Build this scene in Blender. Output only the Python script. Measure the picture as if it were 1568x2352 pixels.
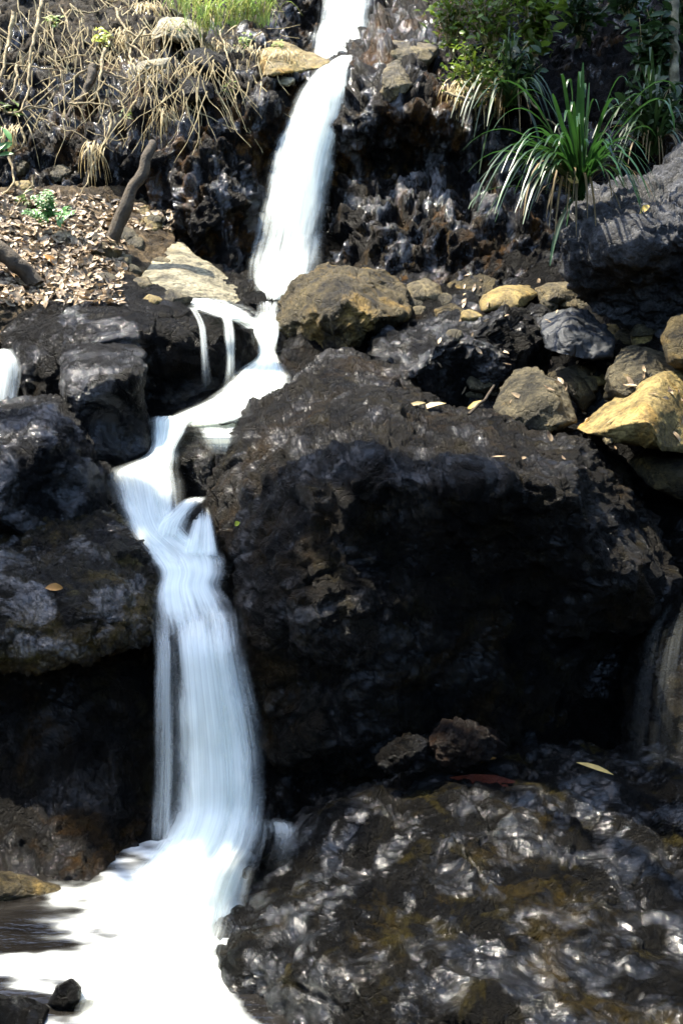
import bpy, math, random
import numpy as np
from mathutils import Vector
from mathutils.bvhtree import BVHTree

for o in list(bpy.data.objects):
    bpy.data.objects.remove(o, do_unlink=True)
SC = bpy.context.scene
COL = SC.collection
R = math.radians

# ------------------------------------------------------------------ camera, sky, sun, exposure
CAM_Z, PITCH, VFOV = 1.6, R(-8.2), R(55.0)
W0, H0 = 1568.0, 2352.0
FPX = (H0 / 2) / math.tan(VFOV / 2)
cd = bpy.data.cameras.new("camera")
cam = bpy.data.objects.new("camera", cd)
COL.objects.link(cam)
cd.sensor_fit = 'VERTICAL'
cd.sensor_height = 24.0
cd.lens = 12.0 / math.tan(VFOV / 2)
cd.clip_start, cd.clip_end = 0.05, 2000
cam.location = (0, 0, CAM_Z)
cam.rotation_euler = (R(90) + PITCH, 0, 0)
SC.camera = cam
cd.dof.use_dof = True
cd.dof.focus_distance = 3.7
cd.dof.aperture_fstop = 5.6

SUN_DIR = Vector((-0.40, 0.12, 0.91)).normalized()      # towards the sun
SUN_EL = math.asin(SUN_DIR.z)
SUN_AZ = math.atan2(SUN_DIR.x, SUN_DIR.y)
wd = bpy.data.worlds.new("World")
SC.world = wd
wd.use_nodes = True
nt = wd.node_tree
sky = nt.nodes.new('ShaderNodeTexSky')
sky.sky_type = 'NISHITA'
sky.sun_disc = False
sky.sun_elevation = SUN_EL
sky.sun_rotation = SUN_AZ
bg = nt.nodes['Background']
bg.inputs['Strength'].default_value = 0.15
nt.links.new(sky.outputs[0], bg.inputs['Color'])
sl = bpy.data.lights.new("sun", 'SUN')
sl.energy = 2.6
sl.angle = R(0.5)
sl.color = (1.0, 0.92, 0.76)
so = bpy.data.objects.new("sun", sl)
COL.objects.link(so)
so.rotation_euler = (-SUN_DIR).to_track_quat('-Z', 'Y').to_euler()
so.location = SUN_DIR * 30
SC.view_settings.view_transform = 'Standard'
SC.view_settings.look = 'None'
SC.view_settings.exposure = 2.65
SC.view_settings.gamma = 1.0
SC.cycles.transparent_max_bounces = 48
SC.cycles.max_bounces = 10
SC.cycles.diffuse_bounces = 4
SC.cycles.transmission_bounces = 8
SC.cycles.use_denoising = True
SC.cycles.caustics_reflective = False
SC.cycles.caustics_refractive = False

# ------------------------------------------------------------------ picture <-> place
_f = np.array([0, math.cos(PITCH), math.sin(PITCH)])
_u = np.array([0, -math.sin(PITCH), math.cos(PITCH)])
_r = np.array([1.0, 0, 0])
_c = np.array([0, 0, CAM_Z])


def P(x, y, d):
    x, y, d = np.broadcast_arrays(np.asarray(x, float), np.asarray(y, float), np.asarray(d, float))
    a = (x - W0 / 2) / FPX
    b = (H0 / 2 - y) / FPX
    return _c + d[..., None] * (_f + a[..., None] * _r + b[..., None] * _u)


def to_px(p):
    q = p - _c
    d = q @ _f
    return W0 / 2 + FPX * (q @ _r) / d, H0 / 2 - FPX * (q @ _u) / d, d


def z0_depth(y, z=0.0):
    """distance along the view at which the level z is met in picture row y"""
    b = (H0 / 2 - y) / FPX
    return (z - CAM_Z) / (_f[2] + b * _u[2])


# ------------------------------------------------------------------ vectorised noise
def _hash(ix, iy, iz, seed):
    h = (ix.astype(np.uint32) * np.uint32(374761393) + iy.astype(np.uint32) * np.uint32(668265263)
         + iz.astype(np.uint32) * np.uint32(2147483647) + np.uint32((seed * 974634777 + 12345) & 0xFFFFFFFF))
    h ^= h >> np.uint32(13)
    h *= np.uint32(1274126177)
    h ^= h >> np.uint32(16)
    h *= np.uint32(2246822519)
    h ^= h >> np.uint32(15)
    return h


def gnoise(p, seed=0):
    i = np.floor(p).astype(np.int64)
    f = p - i
    w = f * f * f * (f * (f * 6 - 15) + 10)
    out = 0
    for dx in (0, 1):
        for dy in (0, 1):
            for dz in (0, 1):
                h = _hash(i[:, 0] + dx, i[:, 1] + dy, i[:, 2] + dz, seed)
                gx = (h & np.uint32(1023)).astype(float) / 511.5 - 1
                gy = ((h >> np.uint32(10)) & np.uint32(1023)).astype(float) / 511.5 - 1
                gz = ((h >> np.uint32(20)) & np.uint32(1023)).astype(float) / 511.5 - 1
                v = gx * (f[:, 0] - dx) + gy * (f[:, 1] - dy) + gz * (f[:, 2] - dz)
                k = (w[:, 0] if dx else 1 - w[:, 0]) * (w[:, 1] if dy else 1 - w[:, 1]) * (w[:, 2] if dz else 1 - w[:, 2])
                out = out + k * v
    return out * 1.3


def fbm(p, octv=4, seed=0, gain=0.5):
    a, s, out = 1.0, 1.0, 0
    for k in range(octv):
        out = out + a * gnoise(p * s + 17.3 * k, seed + k)
        a *= gain
        s *= 2.03
    return out


def ridged(p, octv=3, seed=0):
    a, s, out = 1.0, 1.0, 0
    for k in range(octv):
        out = out + a * (1 - 2.2 * np.abs(gnoise(p * s + 9.1 * k, seed + k)))
        a *= 0.5
        s *= 2.07
    return out


def cells(p, seed=0):
    """a faceted field: each Worley cell is a tilted plane of its own; also the distance to the cell's rim"""
    i = np.floor(p).astype(np.int64)
    f1 = np.full(len(p), 9.0)
    f2 = np.full(len(p), 9.0)
    val = np.zeros(len(p))
    val2 = np.zeros(len(p))
    for dx in (-1, 0, 1):
        for dy in (-1, 0, 1):
            for dz in (-1, 0, 1):
                cx, cy, cz = i[:, 0] + dx, i[:, 1] + dy, i[:, 2] + dz
                h = _hash(cx, cy, cz, seed)
                h2 = _hash(cx, cy, cz, seed + 71)
                q = np.stack([cx + (h & np.uint32(1023)) / 1023.0, cy + ((h >> np.uint32(10)) & np.uint32(1023)) / 1023.0,
                              cz + ((h >> np.uint32(20)) & np.uint32(1023)) / 1023.0], 1)
                g = np.stack([(h2 & np.uint32(1023)) / 511.5 - 1, ((h2 >> np.uint32(10)) & np.uint32(1023)) / 511.5 - 1,
                              ((h2 >> np.uint32(20)) & np.uint32(1023)) / 511.5 - 1], 1)
                e = p - q
                d = np.sqrt((e * e).sum(1))
                pv = (g * e).sum(1) + 0.35 * g[:, 0]
                near = d < f1
                sec = ~near & (d < f2)
                val2 = np.where(near, val, np.where(sec, pv, val2))
                f2 = np.where(near, f1, np.where(sec, d, f2))
                val = np.where(near, pv, val)
                f1 = np.where(near, d, f1)
    w = np.clip((f2 - f1) / 0.16, 0, 1)
    w = 0.5 + 0.5 * w * w * (3 - 2 * w)
    return val * w + val2 * (1 - w), f2 - f1


class Depth:
    """a smooth surface through control points (x, y, distance)"""
    def __init__(s, pts, soft=60.0):
        a = np.array(pts, float)
        s.xy, z, s.c = a[:, :2], a[:, 2], soft
        n = len(a)
        k = s._k(s.xy)
        m = np.zeros((n + 3, n + 3))
        m[:n, :n] = k + np.eye(n) * 1e-6
        q = np.c_[np.ones(n), s.xy / 1000]
        m[:n, n:] = q
        m[n:, :n] = q.T
        if n < 4:
            s.w = None
            s.mean = z.mean()
        else:
            s.w = np.linalg.lstsq(m, np.r_[z, 0, 0, 0], rcond=None)[0]

    def _k(s, xy):
        d2 = ((xy[:, None, :] - s.xy[None]) ** 2).sum(2)
        return -np.sqrt(d2 + s.c ** 2) / 1000

    def __call__(s, x, y):
        xy = np.stack([np.ravel(x), np.ravel(y)], 1).astype(float)
        if s.w is None:
            return np.full(np.shape(x), s.mean)
        q = np.c_[np.ones(len(xy)), xy / 1000]
        n = len(s.xy)
        return (s._k(xy) @ s.w[:n] + q @ s.w[n:]).reshape(np.shape(x))


# ------------------------------------------------------------------ mesh helpers
def mesh_from(name, v, faces, smooth=True):
    me = bpy.data.meshes.new(name)
    v = np.ascontiguousarray(v, dtype=np.float32)
    if isinstance(faces, np.ndarray):
        tot = np.full(len(faces), faces.shape[1], np.int32)
        loops = faces.ravel().astype(np.int32)
    else:
        tot = np.concatenate([np.full(len(f), f.shape[1], np.int32) for f in faces])
        loops = np.concatenate([f.ravel() for f in faces]).astype(np.int32)
    me.vertices.add(len(v))
    me.vertices.foreach_set('co', v.ravel())
    me.loops.add(len(loops))
    me.loops.foreach_set('vertex_index', loops)
    me.polygons.add(len(tot))
    start = np.r_[0, np.cumsum(tot)[:-1]].astype(np.int32)
    me.polygons.foreach_set('loop_start', start)
    me.polygons.foreach_set('loop_total', tot)
    if smooth:
        me.polygons.foreach_set('use_smooth', np.ones(len(tot), bool))
    me.update(calc_edges=True)
    me.validate()
    return me


def vnormals(me):
    n = np.empty(len(me.vertices) * 3, np.float32)
    me.vertex_normals.foreach_get('vector', n)
    return n.reshape(-1, 3).astype(float)


def set_co(me, v):
    me.vertices.foreach_set('co', np.ascontiguousarray(v, np.float32).ravel())
    me.update()


SURF = []          # what things can rest on: (BVH, name)


def link(name, me, mat, parent=None, base=None, solid=False):
    """link a mesh given in world coordinates; its origin goes to its base"""
    n = len(me.vertices)
    co = np.empty(n * 3, np.float32)
    me.vertices.foreach_get('co', co)
    co = co.reshape(-1, 3)
    if solid:
        fs = [tuple(p.vertices) for p in me.polygons]
        SURF.append(BVHTree.FromPolygons([Vector(c) for c in co.tolist()], fs))
    o = bpy.data.objects.new(name, me)
    COL.objects.link(o)
    if base is None:
        lo, hi = co.min(0), co.max(0)
        base = np.array([(lo[0] + hi[0]) / 2, (lo[1] + hi[1]) / 2, lo[2]])
    base = np.asarray(base, float)
    if parent is not None:
        o.parent = parent
        base = np.array(parent.location)
        me.vertices.foreach_set('co', (co - base).astype(np.float32).ravel())
    else:
        me.vertices.foreach_set('co', (co - base).astype(np.float32).ravel())
        o.location = base
    me.update()
    if mat is not None:
        me.materials.append(mat)
    return o


def tag(o, label, cat, group=None, kind=None):
    if label:
        o['label'] = label
    if cat:
        o['category'] = cat
    if group:
        o['group'] = group
    if kind:
        o['kind'] = kind
    return o


def empty(name, loc):
    o = bpy.data.objects.new(name, None)
    COL.objects.link(o)
    o.location = tuple(loc)
    o.empty_display_size = 0.1
    return o


def hit(x, y):
    """the first solid surface behind picture point (x, y): point, normal, distance along the view"""
    d = Vector((_f + (x - W0 / 2) / FPX * _r + (H0 / 2 - y) / FPX * _u).tolist()).normalized()
    o = Vector(_c.tolist())
    best = None
    for t in SURF:
        h = t.ray_cast(o, d, 60)
        if h[0] is not None and (best is None or h[3] < best[3]):
            best = h
    if best is None:
        return None
    n = best[1]
    if n.dot(d) > 0:
        n = -n
    return np.array(best[0]), np.array(n), float((np.array(best[0]) - _c) @ _f)


# ------------------------------------------------------------------ materials
def new_mat(name):
    m = bpy.data.materials.new(name)
    m.use_nodes = True
    nt = m.node_tree
    return m, nt, nt.nodes['Principled BSDF'], nt.nodes['Material Output']


def ramp(nt, src, p0, p1, c0=(0, 0, 0, 1), c1=(1, 1, 1, 1)):
    n = nt.nodes.new('ShaderNodeValToRGB')
    n.color_ramp.elements[0].position = p0
    n.color_ramp.elements[0].color = c0
    n.color_ramp.elements[1].position = p1
    n.color_ramp.elements[1].color = c1
    nt.links.new(src, n.inputs[0])
    return n.outputs[0]


def noise(nt, vec, scale, detail=6, rough=0.55, dist=0.0):
    n = nt.nodes.new('ShaderNodeTexNoise')
    n.inputs['Scale'].default_value = scale
    n.inputs['Detail'].default_value = detail
    n.inputs['Roughness'].default_value = rough
    n.inputs['Distortion'].default_value = dist
    nt.links.new(vec, n.inputs['Vector'])
    return n


def mixc(nt, fac, a, b, mode='MIX'):
    n = nt.nodes.new('ShaderNodeMix')
    n.data_type = 'RGBA'
    n.blend_type = mode
    for s, v in ((n.inputs[0], fac), (n.inputs[6], a), (n.inputs[7], b)):
        if hasattr(v, 'is_output'):
            nt.links.new(v, s)
        elif isinstance(v, tuple):
            s.default_value = v if len(v) == 4 else v + (1,)
        else:
            s.default_value = v
    return n.outputs[2]


def rock_mat(name, dark, mid, patch, amt=0.5, rough=(0.2, 0.55), bump=0.6, scale=1.0, spec=0.5, stretch=(1, 1, 1), coat=0.0, moss=None, grain=60, wet=(0.42, 0.6), crough=0.12, lump=14, cior=1.5, wscale=3.2, bdist=0.08):
    m, nt, b, out = new_mat(name)
    tc = nt.nodes.new('ShaderNodeTexCoord')
    mp = nt.nodes.new('ShaderNodeMapping')
    mp.inputs['Scale'].default_value = tuple(scale * s for s in stretch)
    nt.links.new(tc.outputs['Object'], mp.inputs['Vector'])
    v = mp.outputs[0]
    n1 = noise(nt, v, 6.0, 10, 0.7, 0.4)
    col = ramp(nt, n1.outputs[0], 0.4, 0.66, dark + (1,), mid + (1,))
    n2 = noise(nt, v, 2.3, 7, 0.66, 0.8)
    f = ramp(nt, n2.outputs[0], 0.62 - 0.22 * amt, 0.74 - 0.2 * amt)
    col = mixc(nt, f, col, patch)
    if moss:
        n5 = noise(nt, v, 7.5, 6, 0.6, 0.5)
        f = ramp(nt, n5.outputs[0], 0.56, 0.68)
        col = mixc(nt, f, col, moss)
    n3 = noise(nt, v, 55, 5, 0.7)
    g = ramp(nt, n3.outputs[0], 0.3, 0.7, (0.3, 0.3, 0.3, 1), (1.6, 1.6, 1.6, 1))
    col = mixc(nt, 1.0, col, g, 'MULTIPLY')
    nt.links.new(col, b.inputs['Base Color'])
    n4 = noise(nt, v, 9, 6, 0.65)
    rr = ramp(nt, n4.outputs[0], 0.35, 0.7, (rough[0],) * 3 + (1,), (rough[1],) * 3 + (1,))
    nt.links.new(rr, b.inputs['Roughness'])
    b.inputs['Specular IOR Level'].default_value = spec
    b.inputs['Coat Weight'].default_value = coat
    b.inputs['Coat Roughness'].default_value = crough
    b.inputs['Coat IOR'].default_value = cior
    nb = noise(nt, v, lump, 10, 0.78, 0.15)
    vo = nt.nodes.new('ShaderNodeTexVoronoi')
    vo.feature = 'DISTANCE_TO_EDGE'
    vo.inputs['Scale'].default_value = 9
    wv = nt.nodes.new('ShaderNodeVectorMath')
    wv.operation = 'ADD'
    wn = noise(nt, v, 6, 4)
    wm = nt.nodes.new('ShaderNodeVectorMath')
    wm.operation = 'SCALE'
    wm.inputs['Scale'].default_value = 0.22
    nt.links.new(wn.outputs['Color'], wm.inputs[0])
    nt.links.new(v, wv.inputs[0])
    nt.links.new(wm.outputs[0], wv.inputs[1])
    nt.links.new(wv.outputs[0], vo.inputs['Vector'])
    cr = ramp(nt, vo.outputs['Distance'], 0.0, 0.06)
    ad = nt.nodes.new('ShaderNodeMath')
    ad.operation = 'MULTIPLY_ADD'
    nt.links.new(cr, ad.inputs[0])
    ad.inputs[1].default_value = 0.16
    nt.links.new(nb.outputs[0], ad.inputs[2])
    bp = nt.nodes.new('ShaderNodeBump')
    bp.inputs['Strength'].default_value = bump
    bp.inputs['Distance'].default_value = bdist / scale
    nt.links.new(ad.outputs[0], bp.inputs['Height'])
    nt.links.new(bp.outputs[0], b.inputs['Normal'])
    if coat:
        # wet film: patchy, with a fine grain of its own that breaks the shine into sparks
        wn2 = noise(nt, v, wscale, 6, 0.65, 0.5)
        wf = ramp(nt, wn2.outputs[0], wet[0], wet[1], (0, 0, 0, 1), (coat,) * 3 + (1,))
        nt.links.new(wf, b.inputs['Coat Weight'])
        ng = noise(nt, v, grain, 7, 0.7)
        b2 = nt.nodes.new('ShaderNodeBump')
        b2.inputs['Strength'].default_value = 1.0
        b2.inputs['Distance'].default_value = 1.6 / grain / scale
        nt.links.new(ng.outputs[0], b2.inputs['Height'])
        nt.links.new(bp.outputs[0], b2.inputs['Normal'])
        nt.links.new(b2.outputs[0], b.inputs['Coat Normal'])
    return m


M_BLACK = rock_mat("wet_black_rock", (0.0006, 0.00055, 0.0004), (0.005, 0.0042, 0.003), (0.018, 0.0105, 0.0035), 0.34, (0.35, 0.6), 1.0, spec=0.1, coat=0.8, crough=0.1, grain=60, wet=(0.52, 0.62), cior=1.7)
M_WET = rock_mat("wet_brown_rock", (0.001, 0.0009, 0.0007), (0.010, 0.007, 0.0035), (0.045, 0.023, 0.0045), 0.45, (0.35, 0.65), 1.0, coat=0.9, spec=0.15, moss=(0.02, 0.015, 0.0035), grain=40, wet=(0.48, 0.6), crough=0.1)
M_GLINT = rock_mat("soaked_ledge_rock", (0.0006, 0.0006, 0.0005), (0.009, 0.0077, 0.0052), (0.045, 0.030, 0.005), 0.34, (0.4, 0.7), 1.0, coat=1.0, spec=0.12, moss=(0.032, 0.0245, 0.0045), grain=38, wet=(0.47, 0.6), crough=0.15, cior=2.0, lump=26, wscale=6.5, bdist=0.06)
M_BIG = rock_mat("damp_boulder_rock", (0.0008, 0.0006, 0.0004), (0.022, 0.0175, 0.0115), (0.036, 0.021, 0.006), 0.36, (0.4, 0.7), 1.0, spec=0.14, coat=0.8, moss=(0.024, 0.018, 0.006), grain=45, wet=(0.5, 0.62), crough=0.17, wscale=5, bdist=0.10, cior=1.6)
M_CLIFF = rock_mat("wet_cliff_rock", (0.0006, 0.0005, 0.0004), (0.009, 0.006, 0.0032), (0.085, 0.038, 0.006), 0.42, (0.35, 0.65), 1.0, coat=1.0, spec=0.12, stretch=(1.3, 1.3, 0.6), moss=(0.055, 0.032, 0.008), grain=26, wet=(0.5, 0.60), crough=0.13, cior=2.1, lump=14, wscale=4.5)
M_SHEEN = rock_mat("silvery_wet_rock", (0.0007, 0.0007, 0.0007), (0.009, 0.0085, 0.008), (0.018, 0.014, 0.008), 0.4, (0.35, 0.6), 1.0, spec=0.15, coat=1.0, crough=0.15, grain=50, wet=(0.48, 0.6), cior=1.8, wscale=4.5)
M_GREY = rock_mat("grey_boulder_rock", (0.02, 0.02, 0.021), (0.17, 0.17, 0.175), (0.10, 0.09, 0.075), 0.3, (0.4, 0.75), 1.0, spec=0.3, coat=0.2)
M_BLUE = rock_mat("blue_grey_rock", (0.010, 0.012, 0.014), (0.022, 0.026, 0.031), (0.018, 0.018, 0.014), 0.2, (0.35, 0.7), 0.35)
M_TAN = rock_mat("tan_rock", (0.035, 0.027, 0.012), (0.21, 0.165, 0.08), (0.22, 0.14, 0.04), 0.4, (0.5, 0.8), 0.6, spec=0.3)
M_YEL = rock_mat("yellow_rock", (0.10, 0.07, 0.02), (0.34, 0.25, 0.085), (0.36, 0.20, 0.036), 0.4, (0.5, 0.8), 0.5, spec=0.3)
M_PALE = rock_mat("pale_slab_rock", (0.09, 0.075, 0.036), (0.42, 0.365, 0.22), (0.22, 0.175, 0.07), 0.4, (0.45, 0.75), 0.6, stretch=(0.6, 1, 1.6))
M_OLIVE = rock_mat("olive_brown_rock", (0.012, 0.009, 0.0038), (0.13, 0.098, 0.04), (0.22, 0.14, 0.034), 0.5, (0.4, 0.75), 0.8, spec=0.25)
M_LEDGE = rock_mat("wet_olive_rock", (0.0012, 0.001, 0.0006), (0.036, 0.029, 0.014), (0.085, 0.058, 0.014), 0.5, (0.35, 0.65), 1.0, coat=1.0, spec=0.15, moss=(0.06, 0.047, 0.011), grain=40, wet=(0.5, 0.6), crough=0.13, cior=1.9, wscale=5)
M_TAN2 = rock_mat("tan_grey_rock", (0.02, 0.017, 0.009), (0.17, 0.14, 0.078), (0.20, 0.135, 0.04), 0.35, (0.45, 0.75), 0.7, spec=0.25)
M_RUST = rock_mat("rusty_rock", (0.006, 0.003, 0.0015), (0.03, 0.015, 0.006), (0.05, 0.02, 0.006), 0.5, (0.35, 0.65), 0.8, spec=0.2, coat=0.4)
M_SOIL = rock_mat("dark_soil", (0.0015, 0.001, 0.0007), (0.008, 0.0055, 0.0032), (0.02, 0.012, 0.006), 0.4, (0.7, 0.95), 1.0, spec=0.1)
M_ROOTSOIL = rock_mat("rooty_soil", (0.004, 0.003, 0.0015), (0.04, 0.027, 0.012), (0.09, 0.06, 0.028), 0.4, (0.6, 0.9), 1.0, scale=2.0, spec=0.15)
M_LITTERSOIL = rock_mat("leafy_soil", (0.02, 0.012, 0.005), (0.12, 0.08, 0.036), (0.22, 0.15, 0.075), 0.5, (0.6, 0.9), 1.0, scale=2.0, spec=0.2)


def simple_mat(name, col, rough=0.6, var=0.3, scale=8, trans=0.0, spec=0.4, col2=None):
    m, nt, b, out = new_mat(name)
    tc = nt.nodes.new('ShaderNodeTexCoord')
    n = noise(nt, tc.outputs['Object'], scale, 5)
    lo = tuple(c * (1 - var) for c in col) if col2 is None else col2
    hi = tuple(c * (1 + var) for c in col)
    c = ramp(nt, n.outputs[0], 0.35, 0.65, lo + (1,), hi + (1,))
    nt.links.new(c, b.inputs['Base Color'])
    b.inputs['Roughness'].default_value = rough
    b.inputs['Specular IOR Level'].default_value = spec
    if not trans:
        nb = noise(nt, tc.outputs['Object'], scale * 4, 6, 0.7)
        bp = nt.nodes.new('ShaderNodeBump')
        bp.inputs['Strength'].default_value = 0.8
        bp.inputs['Distance'].default_value = 0.02
        nt.links.new(nb.outputs[0], bp.inputs['Height'])
        nt.links.new(bp.outputs[0], b.inputs['Normal'])
    if trans:
        tr = nt.nodes.new('ShaderNodeBsdfTranslucent')
        nt.links.new(c, tr.inputs['Color'])
        mx = nt.nodes.new('ShaderNodeMixShader')
        mx.inputs[0].default_value = trans
        nt.links.new(b.outputs[0], mx.inputs[1])
        nt.links.new(tr.outputs[0], mx.inputs[2])
        nt.links.new(mx.outputs[0], out.inputs[0])
    return m


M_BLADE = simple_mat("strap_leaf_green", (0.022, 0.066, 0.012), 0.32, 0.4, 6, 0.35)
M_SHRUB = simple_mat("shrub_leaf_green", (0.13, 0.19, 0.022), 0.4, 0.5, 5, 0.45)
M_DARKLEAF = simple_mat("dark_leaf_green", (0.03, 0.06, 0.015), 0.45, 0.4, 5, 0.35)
M_FERN = simple_mat("fern_green", (0.12, 0.28, 0.07), 0.4, 0.3, 20, 0.35)
M_GRASS = simple_mat("grass_green", (0.2, 0.34, 0.07), 0.5, 0.4, 10, 0.4, col2=(0.36, 0.33, 0.11))
M_DRYGRASS = simple_mat("dry_grass", (0.55, 0.44, 0.23), 0.6, 0.35, 22, 0.25, col2=(0.32, 0.24, 0.11))
M_DEADLEAF = simple_mat("dead_strap_leaf", (0.16, 0.11, 0.04), 0.6, 0.4, 8, 0.25)
M_VINE = simple_mat("dry_vine", (0.42, 0.32, 0.16), 0.7, 0.3, 26, col2=(0.14, 0.10, 0.045))
M_BARK = simple_mat("brown_bark", (0.07, 0.05, 0.028), 0.75, 0.5, 18)
M_PALEBARK = simple_mat("pale_bark", (0.2, 0.17, 0.1), 0.7, 0.6, 12)
M_LITTER = simple_mat("dry_leaf_tan", (0.36, 0.26, 0.15), 0.5, 0.5, 30, 0.1, col2=(0.04, 0.02, 0.008))
M_LEAF_YEL = simple_mat("leaf_yellow", (0.55, 0.38, 0.10), 0.45, 0.15, 20, 0.1)
M_LEAF_ORANGE = simple_mat("leaf_orange", (0.45, 0.2, 0.03), 0.45, 0.2, 20, 0.1)
M_LEAF_RED = simple_mat("leaf_red_brown", (0.10, 0.016, 0.004), 0.45, 0.2, 20)
M_LEAF_TAN = simple_mat("leaf_tan", (0.5, 0.38, 0.18), 0.45, 0.2, 20, 0.1)
M_LEAF_LIME = simple_mat("leaf_lime", (0.45, 0.5, 0.05), 0.45, 0.2, 20, 0.2)


def water_mat(name, streak=0.7, freq=14.0, vfreq=0.5, solid=0.5):
    """white falling water: many soft streaks of foam with clear gaps between"""
    m, nt, b, out = new_mat(name)
    nt.nodes.remove(b)
    uv = nt.nodes.new('ShaderNodeUVMap')
    uv.uv_map = 'flow'
    at = nt.nodes.new('ShaderNodeAttribute')
    at.attribute_name = 'opac'
    at2 = nt.nodes.new('ShaderNodeAttribute')
    at2.attribute_name = 'layer'

    def streaks(fu, fv, det):
        mp = nt.nodes.new('ShaderNodeMapping')
        mp.inputs['Scale'].default_value = (fu, fv, 1)
        nt.links.new(uv.outputs[0], mp.inputs['Vector'])
        n = nt.nodes.new('ShaderNodeTexNoise')
        n.noise_dimensions = '4D'
        n.inputs['Scale'].default_value = 1.0
        n.inputs['Detail'].default_value = det
        n.inputs['Roughness'].default_value = 0.6
        nt.links.new(mp.outputs[0], n.inputs['Vector'])
        nt.links.new(at2.outputs['Fac'], n.inputs['W'])
        return n.outputs[0]
    s1 = ramp(nt, streaks(freq, vfreq, 2), 0.25, 0.72)
    s2 = ramp(nt, streaks(freq * 5, vfreq * 1.2, 2), 0.3, 0.7)
    mm = nt.nodes.new('ShaderNodeMath')
    mm.operation = 'MULTIPLY_ADD'
    nt.links.new(s2, mm.inputs[0])
    mm.inputs[1].default_value = 0.28
    nt.links.new(s1, mm.inputs[2])
    # threads of foam: where the flow thins out only the strongest threads stay
    def mth(op, x, y, clamp=False):
        n = nt.nodes.new('ShaderNodeMath')
        n.operation = op
        n.use_clamp = clamp
        for k, q in ((0, x), (1, y)):
            if hasattr(q, 'is_output'):
                nt.links.new(q, n.inputs[k])
            else:
                n.inputs[k].default_value = q
        return n.outputs[0]
    op_ = at.outputs['Fac']
    th = mth('MULTIPLY', mth('SUBTRACT', mm.outputs[0], 0.60), streak)
    al = mth('ADD', mth('MULTIPLY', op_, solid), th)
    gate = ramp(nt, op_, 0.0, 0.45)
    al = mth('MULTIPLY', mth('MAXIMUM', al, 0.0), gate, True)
    m3 = nt.nodes.new('ShaderNodeMath')
    m3.operation = 'MULTIPLY'
    m3.use_clamp = True
    nt.links.new(al, m3.inputs[0])
    m3.inputs[1].default_value = 1.0
    df = nt.nodes.new('ShaderNodeBsdfDiffuse')
    df.inputs['Color'].default_value = (0.89, 0.93, 0.88, 1)
    tr = nt.nodes.new('ShaderNodeBsdfTranslucent')
    tr.inputs['Color'].default_value = (0.88, 0.93, 0.89, 1)
    mx = nt.nodes.new('ShaderNodeMixShader')
    mx.inputs[0].default_value = 0.4
    nt.links.new(df.outputs[0], mx.inputs[1])
    nt.links.new(tr.outputs[0], mx.inputs[2])
    tp = nt.nodes.new('ShaderNodeBsdfTransparent')
    mz = nt.nodes.new('ShaderNodeMixShader')
    nt.links.new(m3.outputs[0], mz.inputs[0])
    nt.links.new(tp.outputs[0], mz.inputs[1])
    nt.links.new(mx.outputs[0], mz.inputs[2])
    nt.links.new(mz.outputs[0], out.inputs[0])
    return m


M_FALL = water_mat("falling_water", 0.85, 11.0, 0.45, 0.62)
M_VEIL = water_mat("veil_water", 0.6, 9.0, 0.35, 0.22)


def pool_mat():
    m, nt, b, out = new_mat("pool_water")
    at = nt.nodes.new('ShaderNodeAttribute')
    at.attribute_name = 'foam'
    tc = nt.nodes.new('ShaderNodeTexCoord')
    mp = nt.nodes.new('ShaderNodeMapping')
    mp.inputs['Scale'].default_value = (2.0, 9.0, 3)
    nt.links.new(tc.outputs['Object'], mp.inputs['Vector'])
    n = noise(nt, mp.outputs[0], 2.0, 5, 0.6)
    c = ramp(nt, n.outputs[0], 0.35, 0.7, (0.004, 0.0035, 0.003, 1), (0.014, 0.0125, 0.011, 1))
    col = mixc(nt, at.outputs['Fac'], c, (0.88, 0.91, 0.87))
    nt.links.new(col, b.inputs['Base Color'])
    rr = ramp(nt, at.outputs['Fac'], 0.0, 0.6, (0.12,) * 3 + (1,), (0.9,) * 3 + (1,))
    nt.links.new(rr, b.inputs['Roughness'])
    bp = nt.nodes.new('ShaderNodeBump')
    bp.inputs['Strength'].default_value = 0.25
    bp.inputs['Distance'].default_value = 0.03
    nt.links.new(n.outputs[0], bp.inputs['Height'])
    nt.links.new(bp.outputs[0], b.inputs['Normal'])
    return m


M_POOL = pool_mat()


# ------------------------------------------------------------------ rock builders
def displace(me, amp, fs, seed, facet=0.5, fine=0.5, stretch=(1, 1, 1), keep=None):
    n = len(me.vertices)
    co = np.empty(n * 3, np.float32)
    me.vertices.foreach_get('co', co)
    co = co.reshape(-1, 3).astype(float)
    nr = vnormals(me)
    q = (co + seed * 3.7) * np.array(stretch) * fs
    warp = np.stack([gnoise(q * 1.3 + 5, seed + 3), gnoise(q * 1.3 + 11, seed + 4), gnoise(q * 1.3 + 23, seed + 5)], 1)
    cv, rim = cells(q * 1.25 + 0.35 * warp, seed + 9)
    cv2, rim2 = cells(q * 3.3 + 0.3 * warp, seed + 13)
    d = 0.55 * fbm(q * 0.8, 4, seed) + facet * (0.55 * cv + 0.36 * cv2)
    d += fine * (0.24 * ridged(q * 2.6 + warp * 0.3, 3, seed + 21) + 0.22 * fbm(q * 7, 3, seed + 31))
    d -= facet * 0.25 * np.exp(-(rim / 0.05) ** 2) + fine * 0.10 * np.exp(-(rim2 / 0.08) ** 2)
    d *= amp
    if keep is not None:
        d *= keep
    set_co(me, co + nr * d[:, None])


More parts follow.
